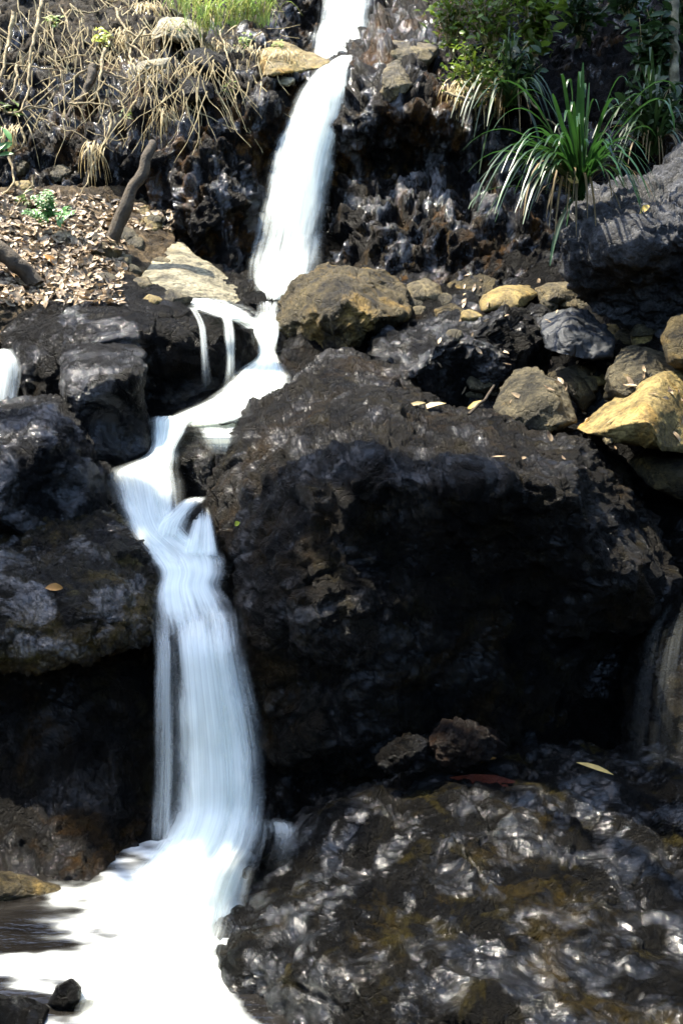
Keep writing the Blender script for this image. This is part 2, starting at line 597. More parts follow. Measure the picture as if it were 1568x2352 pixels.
def ray_radius(poly, c, ang):
    """distance from c to the outline along each angle"""
    p = np.array(poly, float) - np.array(c)
    q = np.roll(p, -1, 0)
    dx, dy = np.cos(ang), np.sin(ang)
    out = np.zeros(len(ang))
    for a, b in zip(p, q):
        e = b - a
        den = dx * e[1] - dy * e[0]
        with np.errstate(divide='ignore', invalid='ignore'):
            t = (a[0] * e[1] - a[1] * e[0]) / den
            s = (a[0] * dy - a[1] * dx) / den
        ok = (np.abs(den) > 1e-9) & (s >= -1e-6) & (s <= 1 + 1e-6) & (t > 0)
        out = np.where(ok & (t > out), t, out)
    return out


def rock(name, label, cat, outline, ctrl, mat, thick=0.4, res=1.0, amp=None, fs=None, facet=0.5, fine=0.5, center=None,
         edge=None, power=3.0, group=None, soft=60, stretch=(1, 1, 1), cuts=6, seed=[0]):
    seed[0] += 1
    sd = seed[0]
    pts = np.array(outline, float)
    if center is None:
        a = np.roll(pts, -1, 0)
        cr = pts[:, 0] * a[:, 1] - a[:, 0] * pts[:, 1]
        center = (((pts[:, 0] + a[:, 0]) * cr).sum() / (3 * cr.sum()), ((pts[:, 1] + a[:, 1]) * cr).sum() / (3 * cr.sum()))
    if isinstance(ctrl, (int, float)):
        d0 = float(ctrl)
        lo, hi = pts.min(0), pts.max(0)
        cx, cy = center
        g = (hi[1] - lo[1]) / FPX * d0
        # a plain stone: its top leans away, its foot stands nearest
        ctrl = [(cx, lo[1], d0 + 0.55 * g), (cx, cy, d0), (cx, hi[1], d0 + 0.05 * g), (lo[0], cy, d0 + 0.18 * g), (hi[0], cy, d0 + 0.18 * g)]
    D = Depth(ctrl, soft)
    dm = float(np.mean([c[2] for c in ctrl]))
    size = math.sqrt(np.ptp(pts[:, 0]) * np.ptp(pts[:, 1])) / FPX * dm
    N = int(np.clip(size * 150 * res, 16, 250))
    nth = 4 * (N - 1)
    nb = max(5, N // 8)
    # an even net over the face (a square net wrapped onto the disc), closed at the back by rings
    ga, gb = np.meshgrid(np.linspace(-1, 1, N), np.linspace(-1, 1, N))
    with np.errstate(divide='ignore', invalid='ignore'):
        hor = np.abs(ga) > np.abs(gb)
        r0 = np.where(hor, np.abs(ga), np.abs(gb))
        phi = np.where(hor, np.pi / 4 * np.where(hor, gb / ga, 0) + np.where(ga < 0, np.pi, 0),
                       np.pi / 2 - np.pi / 4 * np.where(np.abs(gb) > 0, ga / np.where(gb == 0, 1, gb), 0) + np.where(gb < 0, np.pi, 0))
    an = np.linspace(-np.pi, np.pi, 1441)
    rad = ray_radius(outline, center, an[:-1])
    k = max(3, 1440 // nth * 2)
    ker = np.hanning(k * 2 + 3)[1:-1]
    ker /= ker.sum()
    rad = np.convolve(np.r_[rad[-k:], rad, rad[:k]], ker, 'valid')
    rad = np.r_[rad, rad[0]]
    R_ = np.interp((phi + np.pi) % (2 * np.pi) - np.pi, an, rad)
    rr = 0.45 * r0 + 0.55 * np.sin(r0 * np.pi / 2)
    if edge is None:
        edge = 0.28 * size
    X = center[0] + rr * R_ * np.cos(phi)
    Y = center[1] + rr * R_ * np.sin(phi)
    dep = D(X, Y) + edge * (1 - np.sqrt(np.clip(1 - rr ** power, 0, 1)))
    idx = np.arange(N * N).reshape(N, N)
    ring = np.r_[idx[0, :-1], idx[:-1, -1], idx[-1, :0:-1], idx[:0:-1, 0]]
    verts = [P(X, Y, dep).reshape(-1, 3)]
    xr, yr, ed = X.ravel()[ring], Y.ravel()[ring], dep.ravel()[ring]
    rb = np.cos(np.linspace(0, 1, nb + 1)[1:-1] * math.pi / 2)[:, None]
    tb = np.sin(np.linspace(0, 1, nb + 1)[1:-1] * math.pi / 2)[:, None]
    back = np.maximum(dm + edge + thick, ed + 0.05)
    verts.append(P(center[0] + rb * (xr - center[0])[None] * 0.98, center[1] + rb * (yr - center[1])[None] * 0.98, ed[None] + (back - ed)[None] * tb).reshape(-1, 3))
    verts.append(P(np.array([center[0]]), np.array([center[1]]), np.array([float(back.max())])))
    v = np.concatenate(verts)
    fq = np.stack([idx[:-1, :-1], idx[:-1, 1:], idx[1:, 1:], idx[1:, :-1]], -1).reshape(-1, 4)
    rows_ = np.concatenate([ring[None], N * N + np.arange(len(rb) * nth).reshape(len(rb), nth)])
    nx_ = np.roll(rows_, -1, 1)
    bq = np.stack([rows_[:-1], rows_[1:], nx_[1:], nx_[:-1]], -1).reshape(-1, 4)
    t1 = np.stack([np.full(nth, len(v) - 1), nx_[-1], rows_[-1]], 1)
    me = mesh_from(name, v, [fq, bq, t1])
    if fs is None:
        fs = 2.2 / max(size, 0.15)
    if amp is None:
        amp = 0.055 * size
    nn = vnormals(me)
    if (nn[idx[N // 2, N // 2]] @ _f) > 0:
        me.flip_normals()
    if cuts:
        # flat fracture faces: slice bulges off along a few planes
        rg = np.random.default_rng(900 + sd)
        mid_ = v.mean(0)
        v2 = v.copy()
        for _ in range(cuts):
            nn = rg.normal(size=3) * np.array([1, .8, .9]) - 0.75 * _f + 0.25 * _u
            nn /= np.linalg.norm(nn)
            t_ = (v2 - mid_) @ nn
            lim = np.quantile(t_, rg.uniform(0.87, 0.97))
            over = np.maximum(0, t_ - lim)
            v2 = v2 - nn * (over * 0.85)[:, None]
        set_co(me, v2)
    displace(me, amp, fs, sd, facet, fine, stretch)
    o = link(name, me, mat, solid=True)
    return tag(o, label, cat, group)


def relief(name, x0, x1, nx, y0, y1, ny, ctrl, mat, amp, fs, seed, facet=0.5, fine=0.5, soft=120, stretch=(1, 1, 1), push=0.0, solid=True):
    D = Depth(ctrl, soft)
    X, Y = np.meshgrid(np.linspace(x0, x1, nx), np.linspace(y0, y1, ny))
    v = P(X, Y, D(X, Y) + push).reshape(-1, 3)
    i = np.arange(ny - 1)[:, None] * nx
    j = np.arange(nx - 1)[None]
    q = np.stack([i + j, i + j + 1, i + nx + j + 1, i + nx + j], -1).reshape(-1, 4)[:, ::-1]
    me = mesh_from(name, v, q)
    nn = vnormals(me)
    if (nn[len(nn) // 2] @ _f) > 0:
        me.flip_normals()
    displace(me, amp, fs, seed, facet, fine, stretch)
    o = link(name, me, mat, solid=solid, base=(0, 0, 0))
    o['kind'] = 'structure'
    return o


# ------------------------------------------------------------------ the setting: cliff, banks, stream bed, ground
CLIFF = [
    (-1000, -800, 8.0), (-300, -800, 10.5), (500, -800, 11), (800, -800, 10.9), (1200, -800, 10.4), (2000, -800, 9.5), (2700, -800, 8),
    (-1000, -300, 6.0), (0, -300, 9.4), (600, -300, 9.8), (800, -300, 10.1), (1100, -300, 9.0), (1600, -300, 8.6), (2600, -300, 6),
    (-1000, 0, 5.0), (-300, 0, 7.2), (0, 0, 8.0), (300, 0, 8.2), (500, 0, 8.5), (640, 0, 9.2), (780, 0, 9.7), (900, 0, 9.3), (1050, 0, 8.3), (1300, 0, 7.9), (1568, 0, 7.4), (2600, 0, 5),
    (0, 130, 7.6), (300, 130, 7.5), (500, 130, 7.4), (640, 120, 7.8), (740, 125, 8.8), (790, 140, 8.0), (850, 120, 7.6), (920, 110, 7.3), (1050, 120, 7.3), (1300, 130, 7.2), (1568, 130, 6.8),
    (-300, 200, 6.4), (0, 250, 7.1), (300, 230, 6.95), (450, 220, 6.85), (550, 230, 6.85), (650, 190, 7.2), (730, 220, 7.25), (820, 230, 6.75), (900, 200, 6.65), (1000, 220, 6.6), (1200, 250, 6.75), (1568, 250, 6.4),
    (-1000, 400, 4.4), (0, 330, 6.85), (300, 330, 6.75), (440, 330, 6.62), (560, 330, 6.72), (690, 350, 7.05), (780, 310, 6.75), (900, 285, 6.55), (1000, 275, 6.5), (860, 350, 6.78), (1000, 350, 6.68), (1150, 350, 6.6), (1568, 350, 6.2), (2600, 400, 4.4),
    (-300, 500, 5.8), (0, 500, 6.55), (200, 500, 6.62), (350, 480, 6.62), (450, 480, 6.4), (550, 500, 6.55), (660, 500, 6.9), (770, 480, 6.72), (900, 480, 6.5), (1050, 480, 6.42), (1200, 500, 6.35), (1568, 500, 5.9),
    (-1000, 700, 4.0), (0, 640, 6.2), (200, 640, 6.3), (400, 640, 6.5), (540, 640, 6.5), (650, 640, 6.6), (800, 640, 6.35), (1000, 620, 6.2), (1300, 640, 6.1), (1568, 640, 5.6), (2600, 700, 4.0)]
cliff = relief("cliff", -1000, 2600, 640, -800, 720, 330, CLIFF, M_CLIFF, 0.14, 2.9, 101, 1.0, 0.75, stretch=(1.25, 1.0, 0.8))

BED = [(-900, 560, 4.6), (0, 560, 6.5), (300, 560, 6.6), (650, 600, 6.6), (1000, 560, 6.55), (1568, 560, 5.9), (2500, 560, 4.8),
       (0, 680, 5.9), (400, 690, 6.05), (640, 700, 6.05), (1000, 680, 6.0), (1300, 680, 5.8), (1568, 680, 5.5),
       (0, 800, 5.5), (400, 760, 5.9), (600, 800, 5.6), (1000, 800, 5.5), (1568, 780, 5.1),
       (-900, 950, 4.0), (0, 950, 5.0), (400, 950, 5.0), (600, 940, 5.0), (1000, 950, 5.0), (1568, 950, 4.8), (2500, 950, 4.2),
       (0, 1200, 4.5), (400, 1200, 4.4), (800, 1200, 4.5), (1200, 1200, 4.5), (1568, 1200, 4.4),
       (-900, 1500, 3.5), (0, 1500, 3.95), (450, 1450, 3.75), (1000, 1500, 4.15), (1568, 1500, 4.1), (2500, 1500, 3.6),
       (0, 1800, 3.65), (450, 1800, 3.6), (1000, 1800, 3.65), (1568, 1800, 3.7),
       (0, 2000, z0_depth(2000, -0.12)), (450, 2000, 3.25), (1000, 2000, 3.25), (1568, 2000, 3.3),
       (-900, 2350, 2.5), (0, 2352, z0_depth(2352, -0.15)), (450, 2352, z0_depth(2352, -0.15)), (1000, 2352, 2.6), (1568, 2352, 2.7), (2500, 2300, 2.7),
       (-900, 2900, 1.9), (0, 2900, z0_depth(2900, -0.15)), (800, 2900, 2.05), (1568, 2900, 2.1), (2500, 2900, 2.1)]
bed = relief("terrain", -900, 2500, 420, 560, 2900, 300, BED, M_BLACK, 0.10, 3.0, 131, 0.5, 0.6)

BANK = [(-700, 430, 4.6), (-200, 430, 6.0), (0, 440, 6.35), (170, 450, 6.55), (300, 480, 6.6), (380, 500, 6.7), (-200, 560, 5.4), (0, 560, 5.9), (150, 560, 6.05), (300, 560, 6.25), (400, 560, 6.45),
        (-700, 720, 3.9), (-200, 700, 5.0), (0, 680, 5.45), (150, 680, 5.6), (300, 680, 5.8), (400, 690, 6.05), (0, 760, 5.35), (-200, 800, 4.9)]
bank = relief("hillside", -700, 400, 190, 430, 800, 110, BANK, M_LITTERSOIL, 0.05, 4.0, 151, 0.3, 0.8)

TOPBANK = [(x, y, d - 0.07 + (0.35 if y > 170 else 0.0)) for (x, y, d) in CLIFF if x <= 800 and y <= 250]
relief("hillside", -500, 610, 240, -320, 225, 130, TOPBANK, M_ROOTSOIL, 0.10, 3.0, 161, 0.5, 0.9)
SIDE = [(x, y, d - 0.10 + (0.4 if y > 330 or x < 1020 else 0.0)) for (x, y, d) in CLIFF if x >= 850 and y <= 500]
relief("hillside", 1010, 2300, 240, -320, 420, 130, SIDE, M_SOIL, 0.12, 2.6, 171, 0.6, 0.9)

# ground sheet to the horizon; unseen ravine slopes around the camera, added to limit light
g = []
n = 60
gx, gy = np.meshgrid(np.linspace(-1, 1, n), np.linspace(-1, 1, n))
gx, gy = np.sign(gx) * np.abs(gx) ** 2.2 * 220, np.sign(gy) * np.abs(gy) ** 2.2 * 220
gz = -0.6 - 0.0 * gx
i = np.arange(n - 1)[:, None] * n
j = np.arange(n - 1)[None]
qd = np.stack([i + j, i + j + 1, i + n + j + 1, i + n + j], -1).reshape(-1, 4)
ground = link("ground", mesh_from("ground", np.stack([gx, gy, gz], -1).reshape(-1, 3), qd), M_SOIL, base=(0, 0, 0))
ground['kind'] = 'structure'


def slope(name, pts_fn, nu, nv, seed):
    U, V = np.meshgrid(np.linspace(0, 1, nu), np.linspace(0, 1, nv))
    v = pts_fn(U, V).reshape(-1, 3)
    v += np.stack([fbm(v * 0.7, 4, seed), fbm(v * 0.7 + 31, 4, seed + 1), fbm(v * 0.7 + 67, 4, seed + 2)], 1) * 0.35
    i = np.arange(nv - 1)[:, None] * nu
    j = np.arange(nu - 1)[None]
    q = np.stack([i + j, i + j + 1, i + nu + j + 1, i + nu + j], -1).reshape(-1, 4)
    o = link(name, mesh_from(name, v, q), M_SOIL, base=(0, 0, 0))
    o['kind'] = 'structure'
    return o


slope("hillside", lambda U, V: np.stack([-3.4 - 5.0 * V, -7 + 11 * U, -0.6 + 6.5 * V], -1), 60, 40, 201)
slope("hillside", lambda U, V: np.stack([3.4 + 5.0 * V, -7 + 11 * U, -0.6 + 7.5 * V], -1), 60, 40, 211)
slope("hillside", lambda U, V: np.stack([-8 + 16 * U, -6.0 - 5 * V, -0.6 + 5.0 * V], -1), 60, 40, 221)

# ------------------------------------------------------------------ boulders and stones
big = rock("boulder", "huge dark boulder beside the lower fall, hollowed under its rounded brow", "boulder",
     [(465, 1180), (480, 1110), (520, 1040), (560, 965), (620, 915), (700, 860), (740, 830), (800, 815), (860, 838), (930, 850), (970, 880), (990, 915), (1040, 935), (1120, 945), (1210, 962), (1300, 985), (1370, 1010), (1425, 1050), (1450, 1110), (1470, 1180), (1510, 1250), (1550, 1330), (1560, 1400), (1500, 1440), (1440, 1480), (1420, 1560), (1400, 1640), (1300, 1720), (1100, 1770), (900, 1790), (700, 1790), (630, 1780), (605, 1680), (570, 1580), (540, 1450), (515, 1370), (500, 1290), (470, 1210)],
     [(800, 830, 4.75), (640, 930, 4.5), (930, 870, 4.7), (1040, 950, 4.45), (1250, 985, 4.4), (1400, 1050, 4.3), (850, 940, 4.15), (600, 1010, 4.1), (760, 1000, 3.85),
      (900, 1040, 3.6), (1100, 1040, 3.58), (1300, 1080, 3.65), (1430, 1130, 4.0), (1490, 1230, 4.0), (1400, 1190, 3.78), (1530, 1340, 3.85), (900, 1090, 3.42), (1100, 1110, 3.40), (1250, 1160, 3.48), (1400, 1300, 3.62),
      (900, 1200, 3.56), (1100, 1250, 3.64), (1300, 1400, 3.78), (1000, 1320, 3.62), (700, 1300, 3.45), (600, 1300, 3.6), (800, 1450, 3.42), (950, 1400, 3.52), (700, 1600, 3.5), (900, 1600, 3.56),
      (1200, 1500, 3.85), (1200, 1680, 3.78), (1400, 1500, 3.95), (540, 1200, 3.9), (700, 1150, 3.6)],
     M_BIG, thick=0.8, amp=0.07, fs=2.6, facet=0.9, fine=1.0, cuts=0, center=(960, 1330), edge=0.3, power=5, soft=90)

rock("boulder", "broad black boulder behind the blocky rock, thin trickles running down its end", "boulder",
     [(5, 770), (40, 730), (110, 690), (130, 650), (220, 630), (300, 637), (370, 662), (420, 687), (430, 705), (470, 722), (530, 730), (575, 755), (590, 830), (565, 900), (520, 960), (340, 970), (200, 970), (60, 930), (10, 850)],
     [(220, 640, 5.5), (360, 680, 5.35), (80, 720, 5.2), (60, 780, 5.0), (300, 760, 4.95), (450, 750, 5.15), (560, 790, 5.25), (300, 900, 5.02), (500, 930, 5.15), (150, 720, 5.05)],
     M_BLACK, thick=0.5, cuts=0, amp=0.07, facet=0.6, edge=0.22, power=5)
rock("rock", "upright blocky grey-topped rock standing before the broad black boulder", "rock",
     [(140, 805), (160, 785), (215, 776), (262, 786), (300, 783), (330, 812), (335, 850), (328, 900), (345, 960), (348, 1050), (280, 1070), (200, 1060), (150, 950), (138, 880)],
     [(200, 783, 4.85), (300, 792, 4.85), (240, 830, 4.5), (320, 840, 4.5), (160, 850, 4.5), (240, 950, 4.5), (320, 1000, 4.6), (240, 860, 4.42)],
     M_SHEEN, thick=0.35, cuts=0, amp=0.03, facet=0.7, edge=0.12, power=6, soft=30)
rock("rock", "low black rock with rough wet crown, cut by the picture edge below the blocky rock", "rock",
     [(-180, 930), (-60, 905), (40, 908), (150, 912), (190, 940), (205, 1000), (215, 1065), (250, 1085), (270, 1140), (300, 1190), (250, 1230), (100, 1240), (-100, 1240), (-200, 1100)],
     [(40, 915, 4.55), (-100, 930, 4.5), (150, 925, 4.5), (100, 980, 4.12), (190, 1020, 4.2), (-100, 1000, 4.1), (100, 1150, 4.05), (250, 1150, 4.15)],
     M_SHEEN, thick=0.45, amp=0.06, facet=0.5, fine=0.9, edge=0.2, power=5)
rock("rock_ledge", "wet brown rock ledge jutting out beside the lower fall, one orange leaf on it", "rock ledge",
     [(-200, 1200), (-50, 1175), (60, 1172), (140, 1175), (190, 1195), (250, 1170), (310, 1215), (345, 1280), (362, 1340), (372, 1400), (377, 1450), (330, 1465), (240, 1500), (200, 1530), (60, 1530), (-100, 1520), (-220, 1450)],
     [(60, 1180, 4.05), (-100, 1200, 4.0), (250, 1200, 4.05), (330, 1270, 3.88), (100, 1280, 3.78), (250, 1330, 3.63), (100, 1400, 3.48), (350, 1420, 3.55), (200, 1480, 3.40), (-100, 1450, 3.4), (0, 1500, 3.38)],
     M_LEDGE, thick=0.35, cuts=3, amp=0.055, fs=4.0, facet=0.6, fine=0.9, edge=0.12, power=7)
rock("rock_wall", "black streaked rock wall under the brown ledge, its foot in the pool", "rock wall",
     [(-260, 1460), (0, 1455), (200, 1460), (280, 1440), (390, 1440), (402, 1520), (398, 1700), (392, 1900), (345, 2010), (290, 2060), (150, 2085), (0, 2090), (-260, 2100)],
     [(0, 1500, 3.62), (200, 1520, 3.58), (350, 1500, 3.62), (-200, 1500, 3.55), (0, 1700, 3.48), (200, 1700, 3.46), (370, 1700, 3.6), (100, 1900, 3.3), (0, 2050, 3.1), (200, 2040, 3.12), (370, 1950, 3.4), (-200, 2060, 3.05)],
     M_WET, thick=0.3, cuts=3, amp=0.06, fs=3.4, facet=0.6, fine=0.8, edge=0.1, power=8, stretch=(1.2, 1, 0.7))
rock("boulder", "olive brown boulder at the foot of the tall fall, sunlit on top", "boulder",
     [(640, 690), (680, 645), (730, 610), (790, 606), (850, 622), (905, 640), (935, 665), (945, 720), (900, 755), (840, 780), (805, 820), (720, 845), (660, 850), (640, 800), (636, 740)],
     [(750, 615, 6.0), (900, 650, 5.9), (680, 660, 5.8), (780, 670, 5.45), (870, 715, 5.38), (700, 720, 5.45), (660, 720, 5.6), (780, 710, 5.3), (740, 780, 5.55), (680, 820, 5.6)],
     M_OLIVE, thick=0.5, amp=0.055, facet=0.6, fine=0.8, edge=0.12, power=6, soft=30)
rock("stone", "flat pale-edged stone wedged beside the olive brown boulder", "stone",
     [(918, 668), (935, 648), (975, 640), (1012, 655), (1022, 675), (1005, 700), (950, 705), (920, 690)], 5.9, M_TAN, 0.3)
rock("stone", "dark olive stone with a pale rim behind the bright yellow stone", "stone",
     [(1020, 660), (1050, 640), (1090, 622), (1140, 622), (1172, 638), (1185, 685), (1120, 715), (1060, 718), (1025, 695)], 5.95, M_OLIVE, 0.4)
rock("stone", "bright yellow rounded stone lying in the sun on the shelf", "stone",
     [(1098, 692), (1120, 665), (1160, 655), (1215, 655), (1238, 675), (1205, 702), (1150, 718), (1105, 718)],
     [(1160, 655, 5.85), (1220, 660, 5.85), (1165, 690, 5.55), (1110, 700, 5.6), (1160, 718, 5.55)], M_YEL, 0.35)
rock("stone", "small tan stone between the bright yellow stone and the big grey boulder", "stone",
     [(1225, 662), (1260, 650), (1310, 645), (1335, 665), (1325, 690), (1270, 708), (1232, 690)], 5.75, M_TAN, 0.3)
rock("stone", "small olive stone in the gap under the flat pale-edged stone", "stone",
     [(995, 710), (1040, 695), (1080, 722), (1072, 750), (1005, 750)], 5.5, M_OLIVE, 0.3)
rock("boulder", "long jagged black rock with silvery crest across the middle of the shelf", "boulder",
     [(812, 812), (850, 765), (900, 752), (930, 725), (1000, 718), (1060, 725), (1100, 747), (1130, 735), (1180, 715), (1240, 715), (1295, 760), (1295, 850), (1230, 872), (1150, 880), (1100, 915), (1040, 940), (985, 920), (960, 875), (900, 850), (860, 840)],
     [(870, 780, 5.15), (1000, 728, 5.35), (1200, 725, 5.35), (1000, 765, 4.95), (1150, 765, 5.0), (900, 810, 4.95), (1000, 800, 4.9), (1050, 850, 5.02), (1200, 840, 5.08), (1060, 910, 5.02)],
     M_SHEEN, thick=0.4, amp=0.075, facet=0.8, fine=0.8, edge=0.12, power=6, soft=30)
rock("rock", "smooth blue-grey rock with flat face at the end of the jagged black rock", "rock",
     [(1235, 722), (1300, 705), (1350, 715), (1390, 750), (1412, 780), (1402, 822), (1340, 832), (1280, 818), (1250, 800)],
     [(1270, 715, 5.1), (1350, 720, 5.1), (1300, 760, 4.82), (1390, 790, 4.9), (1330, 820, 4.8), (1260, 790, 4.85)], M_BLUE, 0.35, amp=0.025, facet=0.8, fine=0.3, edge=0.08, power=8, soft=20)
rock("rock", "angular tan and grey rock perched on the back of the huge boulder", "rock",
     [(1130, 930), (1150, 890), (1182, 848), (1230, 846), (1270, 868), (1330, 890), (1345, 930), (1322, 975), (1280, 995), (1200, 985), (1140, 955)],
     [(1200, 852, 4.85), (1300, 885, 4.75), (1150, 920, 4.65), (1230, 905, 4.5), (1300, 940, 4.5), (1240, 975, 4.4), (1270, 920, 4.42)], M_TAN2, 0.3, amp=0.02, facet=0.9, fine=0.6, edge=0.08, power=8, soft=14, cuts=10)
rock("stone", "pointed dark yellow stone leaning behind the angular tan and grey rock", "stone",
     [(1258, 862), (1290, 838), (1330, 852), (1368, 912), (1340, 945), (1300, 905)], 4.85, M_OLIVE, 0.25)
rock("stone", "little orange stone in the gap between the pointed stone and the striped rock", "stone",
     [(1330, 874), (1350, 862), (1380, 865), (1388, 884), (1352, 892)], 4.95, M_YEL, 0.15)
rock("rock", "striped tan rock leaning behind the big wedge of yellow rock", "rock",
     [(1370, 925), (1400, 850), (1420, 800), (1470, 785), (1520, 800), (1560, 830), (1590, 860), (1530, 885), (1450, 905), (1400, 930)],
     [(1450, 790, 4.95), (1540, 830, 4.85), (1400, 900, 4.55), (1470, 840, 4.6), (1420, 860, 4.55), (1510, 870, 4.6)], M_TAN2, 0.3, amp=0.018, facet=0.9, fine=0.6, edge=0.08, power=8, soft=14, cuts=8)
rock("rock", "big wedge of rock with one sunlit yellow face and one dark face", "rock",
     [(1322, 985), (1380, 935), (1440, 895), (1510, 858), (1590, 850), (1670, 900), (1690, 1000), (1620, 1045), (1500, 1035), (1420, 1025), (1360, 1005)],
     [(1340, 978, 4.42), (1430, 902, 4.62), (1508, 865, 4.42), (1475, 935, 4.18), (1442, 1012, 3.98), (1390, 960, 4.36), (1560, 950, 4.32), (1590, 860, 4.62), (1540, 1030, 4.16), (1650, 960, 4.6)],
     M_YEL, 0.35, amp=0.014, facet=0.5, fine=0.7, edge=0.04, power=10, soft=8)
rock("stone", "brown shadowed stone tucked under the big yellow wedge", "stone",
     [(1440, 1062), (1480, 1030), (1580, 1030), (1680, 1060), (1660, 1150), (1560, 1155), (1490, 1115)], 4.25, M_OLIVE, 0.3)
rock("boulder", "big rough grey boulder beside the strap-leaved plant, small yellow leaf on top", "boulder",
     [(1290, 548), (1300, 500), (1330, 462), (1400, 440), (1470, 395), (1540, 345), (1640, 320), (1760, 380), (1800, 560), (1740, 730), (1600, 800), (1500, 768), (1420, 742), (1345, 690), (1308, 620)],
     [(1330, 470, 5.3), (1470, 400, 5.45), (1600, 340, 5.5), (1400, 490, 4.95), (1550, 450, 5.0), (1320, 560, 4.95), (1450, 560, 4.7), (1568, 540, 4.7), (1700, 540, 4.8), (1380, 640, 5.0), (1500, 640, 4.98), (1568, 740, 5.1), (1450, 720, 5.15)],
     M_GREY, 0.6, cuts=0, amp=0.075, fs=3.2, facet=0.95, fine=0.9, edge=0.18, power=5, soft=40)
rock("rock", "brown rock cut off by the picture edge under the big grey boulder", "rock",
     [(1515, 775), (1540, 725), (1600, 710), (1690, 760), (1690, 865), (1580, 865), (1530, 835)], 4.45, M_OLIVE, 0.3)
rock("rock_ledge", "broad soaked rock ledge full of glints, spreading across the bottom of the picture", "rock ledge",
     [(480, 2230), (500, 2130), (545, 2040), (600, 1978), (655, 1950), (640, 1900), (690, 1870), (800, 1820), (900, 1780), (1100, 1740), (1300, 1720), (1500, 1690), (1800, 1640), (2100, 1700), (2150, 2300), (2000, 2700), (1200, 2800), (700, 2560), (575, 2400), (500, 2300)],
     [(500, 2230, 2.62), (560, 2050, 2.95), (640, 1970, 3.05), (660, 1900, 3.2), (900, 1800, 3.4), (1200, 1770, 3.42), (1500, 1730, 3.45), (1800, 1680, 3.5), (800, 1960, 2.98), (800, 1900, 3.05), (1000, 1920, 2.95), (1000, 2010, 2.86), (800, 2100, 2.65), (1000, 2200, 2.5), (1250, 2000, 2.88), (1300, 2200, 2.55), (1500, 2000, 2.95), (1500, 2300, 2.45), (700, 2300, 2.4), (1000, 2400, 2.25), (600, 2350, 2.45), (1400, 2500, 2.15), (1000, 2650, 2.0), (1900, 2200, 2.7), (560, 2200, 2.55)],
     M_GLINT, 0.4, amp=0.05, fs=3.2, facet=1.2, fine=0.6, cuts=0, center=(1150, 2220), edge=0.18, power=6, soft=50)
rock("rock", "dark rock at the picture edge with a thin veil of water over it", "rock",
     [(1425, 1560), (1455, 1480), (1500, 1430), (1568, 1400), (1700, 1390), (1800, 1500), (1800, 1800), (1600, 1860), (1480, 1840), (1430, 1750), (1410, 1650)],
     [(1560, 1410, 3.98), (1480, 1480, 3.88), (1500, 1600, 3.66), (1650, 1600, 3.62), (1480, 1780, 3.6), (1650, 1780, 3.5)], M_WET, 0.3, amp=0.05, fs=4, facet=0.4, fine=0.8, edge=0.15)
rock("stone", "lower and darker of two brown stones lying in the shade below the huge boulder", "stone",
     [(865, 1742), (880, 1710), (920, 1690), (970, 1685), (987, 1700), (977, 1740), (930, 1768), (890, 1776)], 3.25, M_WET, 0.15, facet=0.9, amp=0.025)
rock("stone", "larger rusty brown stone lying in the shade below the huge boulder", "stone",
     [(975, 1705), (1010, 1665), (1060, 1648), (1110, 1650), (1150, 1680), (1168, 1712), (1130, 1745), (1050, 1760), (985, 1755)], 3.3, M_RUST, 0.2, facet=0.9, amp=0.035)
rock("slab", "pale layered slab sloping down towards the foot of the tall fall", "slab",
     [(282, 600), (305, 560), (350, 540), (420, 560), (450, 590), (500, 620), (560, 660), (585, 690), (540, 715), (440, 705), (360, 675), (310, 640)],
     [(340, 562, 6.4), (430, 575, 6.35), (560, 668, 6.2), (350, 640, 5.95), (450, 660, 5.95), (540, 708, 5.95), (400, 610, 6.1)], M_PALE, 0.25, amp=0.035, facet=0.35, edge=0.06, power=7, soft=30, stretch=(0.6, 1, 2.0))
rock("stone", "rounded olive stone at the foot of the leaning stick", "stone",
     [(180, 568), (195, 545), (225, 533), (260, 546), (280, 575), (274, 608), (240, 612), (200, 595)], 5.95, M_OLIVE, 0.25)
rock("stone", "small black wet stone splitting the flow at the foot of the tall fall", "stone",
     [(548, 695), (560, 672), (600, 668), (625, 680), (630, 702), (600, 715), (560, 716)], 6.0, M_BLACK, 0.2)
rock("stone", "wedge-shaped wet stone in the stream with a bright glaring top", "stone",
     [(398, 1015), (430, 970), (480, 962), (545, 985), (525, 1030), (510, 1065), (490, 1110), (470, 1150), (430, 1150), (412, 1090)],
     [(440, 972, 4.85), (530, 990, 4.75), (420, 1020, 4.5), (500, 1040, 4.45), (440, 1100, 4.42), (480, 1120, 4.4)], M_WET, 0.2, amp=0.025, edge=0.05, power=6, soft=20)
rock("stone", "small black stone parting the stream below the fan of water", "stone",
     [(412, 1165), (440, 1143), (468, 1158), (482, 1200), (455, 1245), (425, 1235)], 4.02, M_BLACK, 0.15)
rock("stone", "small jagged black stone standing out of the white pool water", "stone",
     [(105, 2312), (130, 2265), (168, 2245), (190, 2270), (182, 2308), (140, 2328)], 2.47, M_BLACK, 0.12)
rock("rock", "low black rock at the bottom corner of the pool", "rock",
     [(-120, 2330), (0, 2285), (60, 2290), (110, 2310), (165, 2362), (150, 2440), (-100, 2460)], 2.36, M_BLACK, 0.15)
rock("stone", "brown half-submerged rock at the back of the dark pool", "stone",
     [(-150, 2020), (-40, 1995), (60, 2010), (150, 2040), (165, 2062), (80, 2085), (-100, 2090)], 3.0, M_OLIVE, 0.15)
